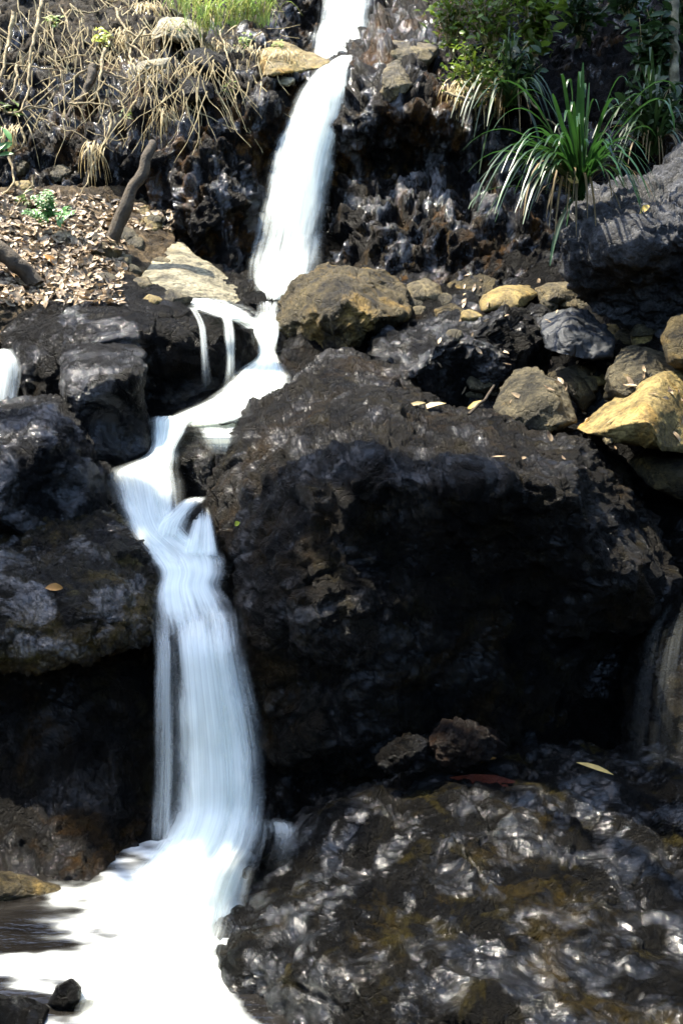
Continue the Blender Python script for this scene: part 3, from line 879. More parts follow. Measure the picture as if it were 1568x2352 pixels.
# ledge stones high on the left bank and by the lip
rock("stone", "flat tan block at the top of the bank under hanging dry grass", "stone",
     [(335, 62), (360, 40), (440, 38), (478, 60), (470, 105), (440, 112), (390, 92), (340, 80)], 7.2, M_PALE, 0.4)
rock("stone", "thin pale slab sticking out of the bank below the flat tan block", "stone",
     [(300, 160), (330, 140), (400, 130), (385, 155), (340, 172)], 6.75, M_PALE, 0.2)
rock("stone", "dark stone with a white wet top among the roots", "stone",
     [(415, 112), (450, 100), (490, 118), (525, 128), (530, 160), (480, 172), (430, 150)], 6.8, M_WET, 0.3)
rock("stone", "round-backed dark stone overhanging the streaked cliff", "stone",
     [(395, 205), (420, 178), (460, 175), (490, 195), (495, 225), (440, 235), (400, 230)], 6.65, M_WET, 0.3)
rock("stone", "pale cap stone beside the lip of the tall fall", "stone",
     [(632, 185), (650, 176), (675, 178), (680, 192), (660, 200), (635, 198)], 6.95, M_PALE, 0.2)
rock("rock", "tan ridge of rock standing in the glitter beside the lip of the tall fall", "rock",
     [(878, 165), (890, 140), (915, 130), (930, 160), (945, 195), (930, 215), (900, 230), (870, 250), (850, 245), (880, 200)],
     [(905, 135, 6.75), (890, 180, 6.5), (930, 200, 6.5), (870, 240, 6.5)], M_TAN, 0.25, edge=0.05, facet=0.8)
rock("rock", "flat-topped tan rock above the lip, under the leafy shrubs", "rock",
     [(880, 100), (900, 92), (950, 95), (1010, 108), (1025, 140), (980, 160), (920, 150), (885, 130)], 7.0, M_TAN, 0.4)
rock("rock", "yellow-brown outcrop between the two falls, grown over with dry grass", "rock",
     [(560, 130), (600, 95), (650, 90), (680, 105), (720, 125), (765, 138), (740, 155), (690, 165), (620, 170), (570, 165)],
     [(600, 100, 7.5), (680, 110, 7.45), (750, 140, 7.2), (600, 150, 7.0), (690, 160, 7.05), (640, 130, 7.15)], M_YEL, 0.5, edge=0.08, facet=0.6)


# ------------------------------------------------------------------ water
def catmull(a, n):
    a = np.asarray(a, float)
    m = len(a)
    t = np.linspace(0, m - 1, n)
    i = np.clip(t.astype(int), 0, m - 2)
    f = (t - i)[:, None]
    p0, p1, p2, p3 = a[np.maximum(i - 1, 0)], a[i], a[i + 1], a[np.minimum(i + 2, m - 1)]
    return 0.5 * (2 * p1 + (p2 - p0) * f + (2 * p0 - 5 * p1 + 4 * p2 - p3) * f ** 2 + (3 * p1 - p0 - 3 * p2 + p3) * f ** 3)


rng0 = np.random.default_rng(11)


def flow(name, label, rows, mat, layers=4, bulge=0.05, nu=36, nv=None, edge=0.2, rag=0.12, seed=1, fade=(0.04, 0.04), dens=0.72, cat="waterfall", kind=None, gap=0.014):
    """a body of falling water. rows: (x left, x right, y, distance, density) down the flow; several sheets of streaks, one behind another"""
    a = np.array(rows, float)
    nv = nv or max(24, int(len(a) * 14))
    c = catmull(a, nv)
    u = np.linspace(0, 1, nu)
    V, F, UV, OP, LY = [], [], [], [], []
    off = 0
    for L in range(layers):
        s = L / max(1, layers - 1)
        wid = 1.26 + 0.2 * (s - 0.5)
        X = c[:, :1] + (c[:, 1:2] - c[:, :1]) * (0.5 + (u[None] - 0.5) * wid)
        Y = np.repeat(c[:, 2:3], nu, 1)
        dome = np.sqrt(np.clip(1 - (2 * u - 1) ** 2, 0, 1))[None]
        Dp = c[:, 3:4] - bulge * dome * (1 - 0.9 * s) + gap * L * 0.5
        q = np.stack([np.repeat((X / 60), 1, 0).ravel(), (Y / 160).ravel(), np.full(X.size, 7.7)], 1)
        Dp = Dp + (0.14 * bulge * gnoise(q, seed)).reshape(X.shape)
        v = P(X, Y, Dp)
        ln = np.r_[0, np.cumsum(np.linalg.norm(np.diff(v[:, nu // 2], axis=0), axis=1))]
        wd_ = np.linalg.norm(v[:, -1] - v[:, 0], axis=1)
        # feathered, ragged sides
        e = np.minimum(u, 1 - u)[None] + rag * fbm(np.stack([np.sign(u[None] - 0.5).repeat(nv, 0).ravel() * 3, (ln[:, None] * 3.0).repeat(nu, 1).ravel(), np.full(nu * nv, L * 3.1 + seed)], 1), 4, seed + L).reshape(nv, nu)
        op = np.clip(e / edge, 0, 1)
        op = (op * op * (3 - 2 * op)) ** 1.9 * c[:, 4:5] * dens
        op *= np.clip(0.92 + 0.95 * fbm(np.stack([(u[None] * 2.6).repeat(nv, 0).ravel(), (ln[:, None] * 2.2).repeat(nu, 1).ravel(), np.full(nu * nv, seed * 1.7 + L * 0.35)], 1), 3, seed + 50).reshape(nv, nu), 0.1, 1.35)
        tt = np.linspace(0, 1, nv)[:, None] + 0.02 * rng0.normal(size=(1, nu))
        op *= np.clip(tt / fade[0], 0, 1) * np.clip((1 - tt) / fade[1], 0, 1)
        uv = np.stack([np.repeat(u[None], nv, 0) * np.clip(wd_.mean() / 0.35, 0.3, 3), np.repeat(ln[:, None], nu, 1)], -1)
        i = np.arange(nv - 1)[:, None] * nu
        j = np.arange(nu - 1)[None]
        f = np.stack([i + j, i + j + 1, i + nu + j + 1, i + nu + j], -1).reshape(-1, 4)[:, ::-1] + off
        V.append(v.reshape(-1, 3)); F.append(f); UV.append(uv.reshape(-1, 2)); OP.append(op.ravel()); LY.append(np.full(op.size, seed * 5.3 + L * 1.9))
        off += v.shape[0] * v.shape[1]
    V, F, UV, OP, LY = map(np.concatenate, (V, F, UV, OP, LY))
    me = mesh_from(name, V, F)
    ul = me.uv_layers.new(name='flow')
    ul.data.foreach_set('uv', UV[F.ravel()].astype(np.float32).ravel())
    for k, arr in (('opac', OP), ('layer', LY)):
        at = me.attributes.new(k, 'FLOAT', 'POINT')
        at.data.foreach_set('value', np.clip(arr, -50, 500).astype(np.float32))
    o = link(name, me, mat)
    return tag(o, label, cat if kind is None else None, kind=kind)


flow("waterfall", "far white fall at the very top, spilling behind the lip of the tall fall",
     [(748, 862, -260, 9.55, 1.2), (745, 855, -100, 9.3, 1.2), (738, 852, 0, 9.0, 1.2), (730, 847, 60, 8.75, 1.2), (718, 836, 110, 8.45, 1.2), (716, 815, 140, 8.2, 1.2)], M_FALL, 4, 0.12, 30, seed=3, edge=0.3)
flow("waterfall", "tall bright white fall pouring over the lip down the wet cliff",
     [(784, 810, 126, 7.9, 0.77), (764, 806, 138, 7.5, 1.02), (734, 800, 158, 7.15, 1.27), (700, 793, 200, 6.95, 1.36), (678, 785, 250, 6.86, 1.36), (655, 772, 310, 6.78, 1.36), (632, 755, 390, 6.7, 1.15), (612, 742, 470, 6.62, 0.89), (598, 733, 540, 6.52, 0.77), (580, 726, 600, 6.4, 0.72), (578, 714, 640, 6.3, 0.85), (596, 678, 672, 6.2, 1.19), (610, 650, 690, 6.15, 0.85)], M_FALL, 5, 0.14, 44, seed=7, edge=0.26)
flow("water", None,
     [(590, 645, 692, 6.02, 0.6), (592, 640, 715, 5.92, 0.45), (580, 640, 740, 5.75, 1.2), (572, 638, 752, 5.68, 1.4), (584, 636, 775, 5.58, 1.4), (592, 630, 800, 5.5, 1.4), (586, 640, 825, 5.38, 1.5), (548, 652, 852, 5.22, 1.5), (530, 655, 878, 5.08, 1.5), (500, 635, 902, 4.96, 1.4), (455, 600, 930, 4.84, 1.4), (400, 565, 955, 4.76, 1.3), (360, 520, 975, 4.7, 1.0)], M_FALL, 4, 0.05, 40, seed=11, kind='structure', edge=0.28)
flow("water", None,
     [(405, 500, 684, 5.75, 0.7), (425, 540, 698, 5.5, 1.2), (445, 570, 712, 5.3, 1.2), (490, 590, 726, 5.2, 1.1), (535, 615, 740, 5.2, 1.1), (560, 640, 756, 5.35, 1.0)], M_FALL, 3, 0.02, 50, nv=60, seed=13, kind='structure', edge=0.4, rag=0.3)  # thin water; its white also stands in for the sheen of wet rock
flow("water_trickle", "thinnest trickle running down the end of the broad black boulder",
     [(432, 448, 704, 5.3, 0.6), (444, 460, 722, 5.12, 0.9), (456, 472, 750, 5.02, 1.2), (460, 478, 790, 4.96, 1.0), (462, 484, 840, 4.93, 0.7), (462, 492, 890, 4.93, 0.4)], M_VEIL, 3, 0.015, 16, seed=17, cat="trickle", edge=0.35, fade=(0.1, 0.4))
flow("water_trickle", "wider of two trickles falling over the end of the broad black boulder",
     [(498, 530, 716, 5.25, 0.8), (510, 536, 740, 5.12, 1.0), (514, 542, 780, 5.04, 1.1), (520, 540, 820, 5.03, 1.1), (518, 542, 860, 5.0, 0.9), (510, 545, 895, 4.96, 0.6)], M_VEIL, 3, 0.015, 16, seed=19, cat="trickle", edge=0.35, fade=(0.1, 0.4))
flow("water_trickle", "short side trickle slipping round the foot of the olive brown boulder",
     [(625, 640, 745, 5.5, 1.0), (630, 642, 765, 5.45, 0.8), (624, 638, 790, 5.42, 0.7), (616, 636, 820, 5.36, 0.5)], M_FALL, 2, 0.01, 10, seed=23, cat="trickle", edge=0.35, fade=(0.1, 0.4))
flow("water", None,
     [(345, 470, 955, 4.72, 1.04), (346, 440, 968, 4.64, 1.20), (350, 425, 995, 4.56, 1.20), (350, 408, 1025, 4.48, 1.20), (330, 404, 1050, 4.42, 1.12), (255, 406, 1082, 4.32, 0.92), (258, 412, 1110, 4.26, 0.76), (270, 414, 1150, 4.18, 0.72), (285, 418, 1190, 4.10, 0.88), (300, 440, 1225, 4.03, 1.20), (338, 500, 1270, 3.92, 1.36), (366, 508, 1310, 3.8, 1.36), (362, 500, 1345, 3.72, 1.28), (358, 520, 1380, 3.64, 1.20), (362, 540, 1420, 3.55, 1.12), (372, 545, 1460, 3.48, 0.96)], M_FALL, 5, 0.06, 48, seed=29, kind='structure', edge=0.3, fade=(0.04, 0.16))
flow("water", None,
     [(438, 478, 1140, 4.16, 0.5), (416, 470, 1150, 4.13, 0.9), (392, 452, 1170, 4.08, 1.0), (362, 436, 1200, 4.02, 1.2), (342, 430, 1245, 3.95, 1.3)], M_FALL, 3, 0.03, 30, nv=50, seed=31, kind='structure', edge=0.42, fade=(0.2, 0.15))
flow("water", None,
     [(448, 482, 1165, 4.12, 0.9), (440, 490, 1200, 4.02, 0.9), (425, 498, 1240, 3.93, 1.0), (410, 504, 1280, 3.86, 1.2)], M_FALL, 3, 0.03, 20, seed=33, kind='structure', edge=0.3, fade=(0.35, 0.15))
flow("waterfall", "long silky lower fall dropping into the foaming pool beside the huge boulder",
     [(385, 540, 1400, 3.56, 0.88), (392, 545, 1440, 3.48, 1.14), (397, 552, 1500, 3.40, 1.19), (400, 566, 1570, 3.37, 1.19), (402, 585, 1650, 3.34, 1.14), (403, 600, 1730, 3.32, 1.10), (405, 606, 1800, 3.29, 1.10), (408, 600, 1860, 3.26, 1.19), (395, 590, 1905, 3.2, 1.41), (372, 578, 1945, 3.12, 1.41), (330, 552, 1995, 3.02, 1.36), (295, 532, 2050, 2.95, 1.36), (272, 520, 2110, 2.85, 1.41), (250, 505, 2170, 2.75, 1.50), (225, 495, 2230, 2.64, 1.58), (200, 510, 2290, 2.53, 1.58), (185, 560, 2352, 2.42, 1.58), (170, 640, 2480, 2.22, 1.58)], M_FALL, 6, 0.09, 56, seed=37, edge=0.36, rag=0.15, fade=(0.10, 0.04))
flow("water_trickle", "thin threads of water falling beside the long silky lower fall",
     [(350, 400, 1395, 3.56, 0.5), (352, 402, 1440, 3.5, 0.8), (355, 405, 1500, 3.42, 0.9), (356, 404, 1600, 3.36, 0.85), (354, 404, 1700, 3.32, 0.8), (350, 404, 1800, 3.29, 0.75), (346, 402, 1900, 3.24, 0.6), (344, 395, 1960, 3.18, 0.4)], M_VEIL, 3, 0.02, 24, seed=41, cat="trickle", edge=0.3, fade=(0.3, 0.15))
flow("water_trickle", "thin veil of water over the dark rock at the picture edge",
     [(1520, 1640, 1385, 3.98, 0.10), (1480, 1640, 1450, 3.78, 0.10), (1455, 1640, 1540, 3.62, 0.08), (1440, 1640, 1640, 3.54, 0.07), (1430, 1640, 1740, 3.48, 0.06), (1430, 1640, 1830, 3.42, 0.03)], M_VEIL, 2, 0.04, 30, seed=47, cat="trickle", edge=0.35, fade=(0.15, 0.3))
flow("waterfall", "little white fall cut off by the picture edge beside the blocky rock",
     [(-80, 20, 800, 4.86, 1.2), (-80, 28, 825, 4.8, 1.3), (-80, 30, 860, 4.76, 1.2), (-80, 24, 900, 4.72, 1.0), (-80, 18, 940, 4.68, 0.6)], M_FALL, 3, 0.04, 20, seed=53, edge=0.15)

def lay(rows, lift=0.02):
    """rows of a thin film that clings to whatever rock lies behind it"""
    return [(a, b, y, min(hit(a + (b - a) * t, y)[2] for t in (0.3, 0.6, 0.85)) - lift, o) for (a, b, y, o) in rows]


flow("water_trickle", "small splashing spill over the shoulder of the soaked ledge",
     lay([(570, 660, 1878, 0.7), (570, 690, 1892, 0.8), (570, 696, 1910, 0.6), (568, 690, 1935, 0.42), (560, 680, 1970, 0.25), (556, 670, 2000, 0.15)]), M_FALL, 2, 0.0, 60, nv=80, seed=43, cat="trickle", edge=0.45, fade=(0.2, 0.6), rag=0.35)

flow("water", None, lay([(425, 560, 958, 0.9), (432, 556, 978, 1.0), (446, 548, 1000, 1.0), (468, 536, 1022, 0.8), (492, 522, 1044, 0.5)], 0.015), M_FALL, 2, 0.0, 30, nv=50, seed=59, kind='structure', edge=0.35, fade=(0.15, 0.3), rag=0.3)  # white sheet standing in for the glare on the wedge stone's wet top

# the pool
nx, ny = 420, 300
PX, PY = np.meshgrid(np.linspace(-2.6, 1.0, nx), np.linspace(1.2, 3.35, ny))
PZ = 0.012 * gnoise(np.stack([PX.ravel() * 3, PY.ravel() * 5, 0 * PX.ravel()], 1), 77).reshape(PX.shape)
pv = np.stack([PX, PY, PZ], -1).reshape(-1, 3)
sx, sy, sd_ = to_px(pv)
lx = np.interp(sy, [1990, 2030, 2045, 2070, 2095, 2110, 2140, 2170, 2185, 2205, 2225, 2250, 2275, 2300, 2352, 2500], [330, 200, 165, 130, 170, 225, 205, 235, 170, -40, -80, 60, 190, 220, 170, 150])
st = fbm(np.stack([sx / 120, sy / 26, 0 * sx], 1), 3, 79) * 0.55
foam = np.clip((sx - lx) / 300 + 0.55 + st, 0, 1)
foam = foam * foam * (3 - 2 * foam)
rx = np.interp(sy, [1990, 2050, 2110, 2170, 2230, 2290, 2352, 2480], [545, 530, 515, 500, 492, 505, 560, 640])
foam = foam ** 2.4
foam *= np.clip((rx + 40 - sx) / 60 + 0.4 * st, 0, 1)
i = np.arange(ny - 1)[:, None] * nx
j = np.arange(nx - 1)[None]
q = np.stack([i + j, i + j + 1, i + nx + j + 1, i + nx + j], -1).reshape(-1, 4)
me = mesh_from("water", pv, q)
at = me.attributes.new('foam', 'FLOAT', 'POINT')
at.data.foreach_set('value', foam.astype(np.float32))
pool = link("water", me, M_POOL, base=(0, 0, 0))
pool['kind'] = 'structure'


# ------------------------------------------------------------------ plants, sticks, leaves
def tube(pts, r0, r1, seg=7, n=None, wob=0.0, seed=0):
    p = catmull(pts, n or max(8, len(pts) * 6))
    if wob:
        p = p + wob * np.stack([fbm(p * 9 + 1, 2, seed), fbm(p * 9 + 20, 2, seed), fbm(p * 9 + 40, 2, seed)], 1)
    t = np.gradient(p, axis=0)
    t /= np.linalg.norm(t, axis=1)[:, None] + 1e-9
    a = np.cross(t, [0.3, 0.9, 0.2])
    a /= np.linalg.norm(a, axis=1)[:, None] + 1e-9
    b = np.cross(t, a)
    th = np.linspace(0, 2 * math.pi, seg, endpoint=False)
    r = np.linspace(r0, r1, len(p)) * (1 + 0.22 * gnoise(p * 6.0, seed + 2))
    v = p[:, None] + r[:, None, None] * (np.cos(th)[None, :, None] * a[:, None] + np.sin(th)[None, :, None] * b[:, None])
    m = len(p)
    i = np.arange(m - 1)[:, None] * seg
    j = np.arange(seg)[None]
    f = np.stack([i + j, i + (j + 1) % seg, i + seg + (j + 1) % seg, i + seg + j], -1).reshape(-1, 4)
    return v.reshape(-1, 3), f


class MB:
    def __init__(s):
        s.v, s.f, s.n = [], [], 0

    def add(s, v, f):
        s.v.append(np.asarray(v, float)); s.f.append(np.asarray(f) + s.n); s.n += len(v)

    def build(s, name, mat, parent=None, solid=False):
        return link(name, mesh_from(name, np.concatenate(s.v), np.concatenate(s.f)), mat, parent, solid=solid)


def blade(base, peak, tip, w, n=10, fold=0.25):
    """a long arching leaf: base, highest point, tip"""
    b, p, t = map(np.asarray, (base, peak, tip))
    c = 2 * p - 0.5 * (b + t)
    s = np.linspace(0, 1, n)[:, None]
    q = (1 - s) ** 2 * b + 2 * s * (1 - s) * c + s ** 2 * t
    d = np.gradient(q, axis=0)
    side = np.cross(d, [0, 0, 1.0]) + 1e-6
    side /= np.linalg.norm(side, axis=1)[:, None]
    up = np.cross(side, d)
    up /= np.linalg.norm(up, axis=1)[:, None] + 1e-9
    wd = w * (0.55 + 0.9 * s) * np.clip(1.02 - s, 0, 1) ** 0.6
    v = np.stack([q - side * wd + up * wd * fold, q, q + side * wd + up * wd * fold], 1).reshape(-1, 3)
    i = np.arange(n - 1)[:, None] * 3
    j = np.arange(2)[None]
    f = np.stack([i + j, i + j + 1, i + 3 + j + 1, i + 3 + j], -1).reshape(-1, 4)
    return v, f


def leaf_card(c, n, d, L, w, bend=0.15):
    """one leaf: pointed oval folded on its rib; c centre, n facing, d direction of the tip"""
    n = n / (np.linalg.norm(n) + 1e-9)
    d = d - n * (d @ n)
    d /= np.linalg.norm(d) + 1e-9
    s = np.cross(n, d)
    prof = [(-0.5, 0.05), (-0.22, 0.8), (0.08, 1.0), (0.32, 0.6), (0.5, 0.03)]
    v = []
    for t, k in prof:
        m = c + d * L * t - n * bend * L * (t * t * 1.6)
        v += [m - s * w * k * 0.5 + n * w * 0.16 * k, m, m + s * w * k * 0.5 + n * w * 0.16 * k]
    f = []
    for a in range(4):
        for b in (0, 1):
            f.append((a * 3 + b, a * 3 + b + 1, a * 3 + 4 + b, a * 3 + 3 + b))
    return np.array(v), np.array(f)


rng = np.random.default_rng(5)


def ray_at(x, y, lift=0.03):
    h = hit(x, y)
    return h[0] + (_c - h[0]) / np.linalg.norm(_c - h[0]) * lift, h


# the strap-leaved plants
def strap_plant(label, x, y, tips, nrand, L0, mat, group=None, dd=0.05):
    base, h = ray_at(x, y, 0.1)
    d = (base - _c) @ _f - dd
    root = empty("strap_leaf_plant", base)
    tag(root, label, "plant", group)
    mb = MB()
    for (tx, ty, px, py) in tips:
        bx, by = x + rng.uniform(-14, 14), y - 7 + rng.uniform(-6, 14)
        k = rng.uniform(-0.35, 0.15)
        mb.add(*blade(P(bx, by, d), P(px, py, d + k * 0.6), P(tx, ty, d + k), rng.uniform(0.012, 0.021), 12))
    for _ in range(nrand):
        a = rng.uniform(-1, 1)
        bx, by = x + rng.uniform(-14, 14), y - 7 + rng.uniform(-6, 14)
        L = L0 * rng.uniform(0.45, 1.05)
        tx, ty = x + a * L * 0.95, y - L * (1.05 - abs(a) * 0.95) + rng.uniform(-20, 40) + abs(a) * 60
        px, py = x + a * L * 0.5, min(y - L * (0.62 - abs(a) * 0.15), ty - 5)
        k = rng.uniform(-0.5, 0.25)
        mb.add(*blade(P(bx, by, d), P(px, py, d + k * 0.6), P(tx, ty, d + k), rng.uniform(0.008, 0.017), 11))
    mb.build("leaves", mat, root)
    db = MB()
    for _ in range(nrand // 5):
        a = rng.uniform(-1, 1)
        bx, by = x + rng.uniform(-14, 14), y - rng.uniform(0, 14)
        L = L0 * rng.uniform(0.5, 0.9)
        tx, ty = x + a * L * 0.8, y + rng.uniform(-40, 90)
        db.add(*blade(P(bx, by, d), P(x + a * L * 0.5, y - L * rng.uniform(0.2, 0.45), d - 0.1), P(tx, ty, d - 0.2), rng.uniform(0.006, 0.011), 11))
    db.build("dead_leaves", M_DEADLEAF, root)
    return d


tips = [(1062, 345, 1190, 305), (1075, 480, 1150, 430), (1115, 500, 1215, 395), (1180, 400, 1235, 330), (1195, 430, 1245, 345), (1212, 420, 1262, 318),
        (1338, 143, 1334, 290), (1352, 190, 1345, 310), (1288, 172, 1300, 230), (1268, 215, 1290, 290), (1085, 250, 1200, 205), (1130, 300, 1225, 262),
        (1548, 300, 1480, 240), (1568, 222, 1470, 215), (1510, 330, 1450, 300), (1400, 345, 1375, 330), (1450, 350, 1395, 345), (1262, 610, 1290, 500),
        (1275, 560, 1305, 470), (1300, 520, 1320, 440), (1120, 380, 1220, 335), (1095, 420, 1205, 365), (1075, 395, 1180, 350), (1160, 250, 1250, 225), (1440, 190, 1400, 215), (1420, 240, 1385, 260), (1500, 260, 1430, 235)]
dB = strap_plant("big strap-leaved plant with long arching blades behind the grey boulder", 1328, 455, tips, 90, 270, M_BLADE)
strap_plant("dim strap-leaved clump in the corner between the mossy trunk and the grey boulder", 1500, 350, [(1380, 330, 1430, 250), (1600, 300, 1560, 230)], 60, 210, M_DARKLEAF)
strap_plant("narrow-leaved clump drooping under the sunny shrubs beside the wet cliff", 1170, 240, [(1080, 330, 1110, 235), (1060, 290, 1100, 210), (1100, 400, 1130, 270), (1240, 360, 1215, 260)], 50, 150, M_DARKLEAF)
ly, lf = leaf_card(P(1314, 412, dB - 0.12), np.array([0, -1, 0.2]), np.array([1, 0, -.6]), 0.07, 0.045)
tag(link("fallen_leaf", mesh_from("fallen_leaf", ly, lf), M_LEAF_YEL), "yellow leaf caught in the strap-leaved plant", "leaf")


def shrub(label, x, y, w, hgt, nl, ll, mat, dist=None, name="shrub", group=None, droop=0.3, cat="shrub"):
    b, h = ray_at(x, y, 0.02)
    d = (b - _c) @ _f if dist is None else dist
    b = P(x, y, d)
    root = empty(name, b)
    tag(root, label, cat, group)
    sm, lm = MB(), MB()
    wm, hm = w / FPX * d, hgt / FPX * d
    for s in range(max(4, nl // 28)):
        a, e = rng.uniform(0, 6.28), rng.uniform(0.2, 1.0)
        tip = b + np.array([math.cos(a) * wm * 0.5 * e, -abs(math.sin(a)) * wm * 0.35 * e - 0.02, hm * rng.uniform(0.45, 1.0)])
        mid = (b + tip) / 2 + rng.normal(0, 0.05, 3) * hm + np.array([0, 0, 0.1 * hm])
        sm.add(*tube([b, mid, tip], 0.006, 0.002, 5, 10))
        for k in range(28):
            t = rng.uniform(0.25, 1.05)
            c = (1 - t) ** 2 * b + 2 * t * (1 - t) * mid + t * t * tip + rng.normal(0, 0.10, 3) * wm
            nrm = np.array([rng.normal(0, .6), rng.normal(-.3, .6), rng.normal(.8, .4)])
            dr = np.array([rng.normal(), rng.normal(-.3), rng.normal(-droop, .5)])
            L = ll * rng.uniform(0.55, 1.3)
            lm.add(*leaf_card(c, nrm, dr, L, L * rng.uniform(0.3, 0.5)))
    lm.build("foliage", mat, root)
    sm.build("stem", M_VINE, root)
    return root


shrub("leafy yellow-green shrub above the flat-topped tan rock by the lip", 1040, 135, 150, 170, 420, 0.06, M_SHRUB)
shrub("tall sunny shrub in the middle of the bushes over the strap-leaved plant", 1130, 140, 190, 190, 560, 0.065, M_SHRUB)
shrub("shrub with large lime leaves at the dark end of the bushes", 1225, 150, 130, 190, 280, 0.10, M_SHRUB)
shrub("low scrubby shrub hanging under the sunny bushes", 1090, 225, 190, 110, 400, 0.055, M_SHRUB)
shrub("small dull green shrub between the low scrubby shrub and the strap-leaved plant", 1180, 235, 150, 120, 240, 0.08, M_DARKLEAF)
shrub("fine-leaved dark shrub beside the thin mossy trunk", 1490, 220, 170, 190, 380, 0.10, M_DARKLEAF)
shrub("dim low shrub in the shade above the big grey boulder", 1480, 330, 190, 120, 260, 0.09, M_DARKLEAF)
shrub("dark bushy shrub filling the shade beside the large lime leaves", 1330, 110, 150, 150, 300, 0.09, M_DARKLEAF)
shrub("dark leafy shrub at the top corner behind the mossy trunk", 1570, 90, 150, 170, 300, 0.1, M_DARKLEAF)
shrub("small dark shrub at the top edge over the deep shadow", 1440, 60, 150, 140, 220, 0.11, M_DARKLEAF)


def grass(label, x, y, n, L, spread, mat, name="grass_tuft", group=None, down=False, w=0.006, cat="grass tuft", dd=0.0):
    b, h = ray_at(x, y, 0.04)
    root_d = (b - _c) @ _f - dd
    mb = MB()
    for _ in range(n):
        bb = P(x + rng.normal(0, spread * 0.35), y + rng.normal(0, 6), root_d + rng.uniform(-0.05, 0.05))
        a = rng.normal(0, 0.5)
        l = L * rng.uniform(0.5, 1.1)
        if down:
            tip = bb + np.array([a * l * 0.45, -rng.uniform(0.05, 0.25) * l, -l * rng.uniform(0.75, 1.0)])
            pk = bb + np.array([a * l * 0.3, -rng.uniform(0.1, 0.3) * l, -0.3 * l])
        else:
            tip = bb + np.array([a * l, -rng.uniform(0.0, 0.5) * l, l * rng.uniform(0.2, 0.9)])
            pk = bb + np.array([a * l * 0.42, -0.15 * l, 0.62 * l])
        mb.add(*blade(bb, pk, tip, w * rng.uniform(0.6, 1.3), 7))
    o = mb.build(name, mat)
    return tag(o, label, cat, group)


GT = "grass tufts along the top of the bank"
for (x, y, n, L, sp, mat, lab) in [
    (470, 70, 60, 0.34, 60, M_GRASS, "pale green grass tuft beside the flat tan block"),
    (540, 60, 70, 0.36, 60, M_GRASS, "lush green grass tuft at the top edge over the dry outcrop"),
    (600, 55, 60, 0.34, 50, M_GRASS, "green grass tuft nearest the far fall"),
    (420, 30, 40, 0.34, 50, M_GRASS, "thin grass tuft behind the flat tan block")]:
    grass(lab, x, y, n, L, sp, mat, group=GT)
DG = "dry grass hanging over the bank"
for (x, y, n, L, sp, lab) in [
    (335, 10, 90, 0.62, 45, "big sheaf of bleached dry grass hanging down the bank"),
    (300, 70, 40, 0.42, 60, "bleached grass hanging beside the big sheaf"),
    (490, 95, 50, 0.32, 60, "dry grass draped over the white-topped dark stone"),
    (560, 110, 70, 0.26, 70, "short dry grass on the yellow-brown outcrop"),
    (640, 120, 60, 0.22, 70, "dry grass at the tip of the yellow-brown outcrop"),
    (380, 250, 24, 0.35, 30, "wisp of dry grass hanging on the streaked cliff"),
    (30, 290, 30, 0.35, 40, "dry grass drooping at the picture edge over the leafy slope"),
    (215, 330, 24, 0.3, 40, "few dry stems hanging below the tangle of vines"),
    (1060, 190, 60, 0.34, 60, "dry grass hanging below the shrubs beside the glittering lip"),
    (1140, 170, 60, 0.4, 70, "dry straw mixed into the sunny shrubs")]:
    grass(lab, x, y, n, L, sp, M_DRYGRASS, name="dry_grass_tuft", group=DG, down=True, w=0.0055, dd=0.05)


def vine(pts, r, label, group, mat=M_VINE, name="dry_vine", cat="vine", lift=0.06, wob=0.03):
    q = []
    for k, (x, y) in enumerate(pts):
        h = hit(x, y)
        q.append([x, y, h[2]])
    q = np.array(q)
    q[:, 2] = 0.5 * q[:, 2] + 0.5 * q[:, 2].min() - lift
    w = P(q[:, 0], q[:, 1], q[:, 2])
    v, f = tube(w, r * 0.85, r * 0.3, 7, len(pts) * 9, wob, int(abs(pts[0][0]) + pts[0][1]))
    o = link(name, mesh_from(name, v, f), mat)
    return tag(o, label, cat, group)


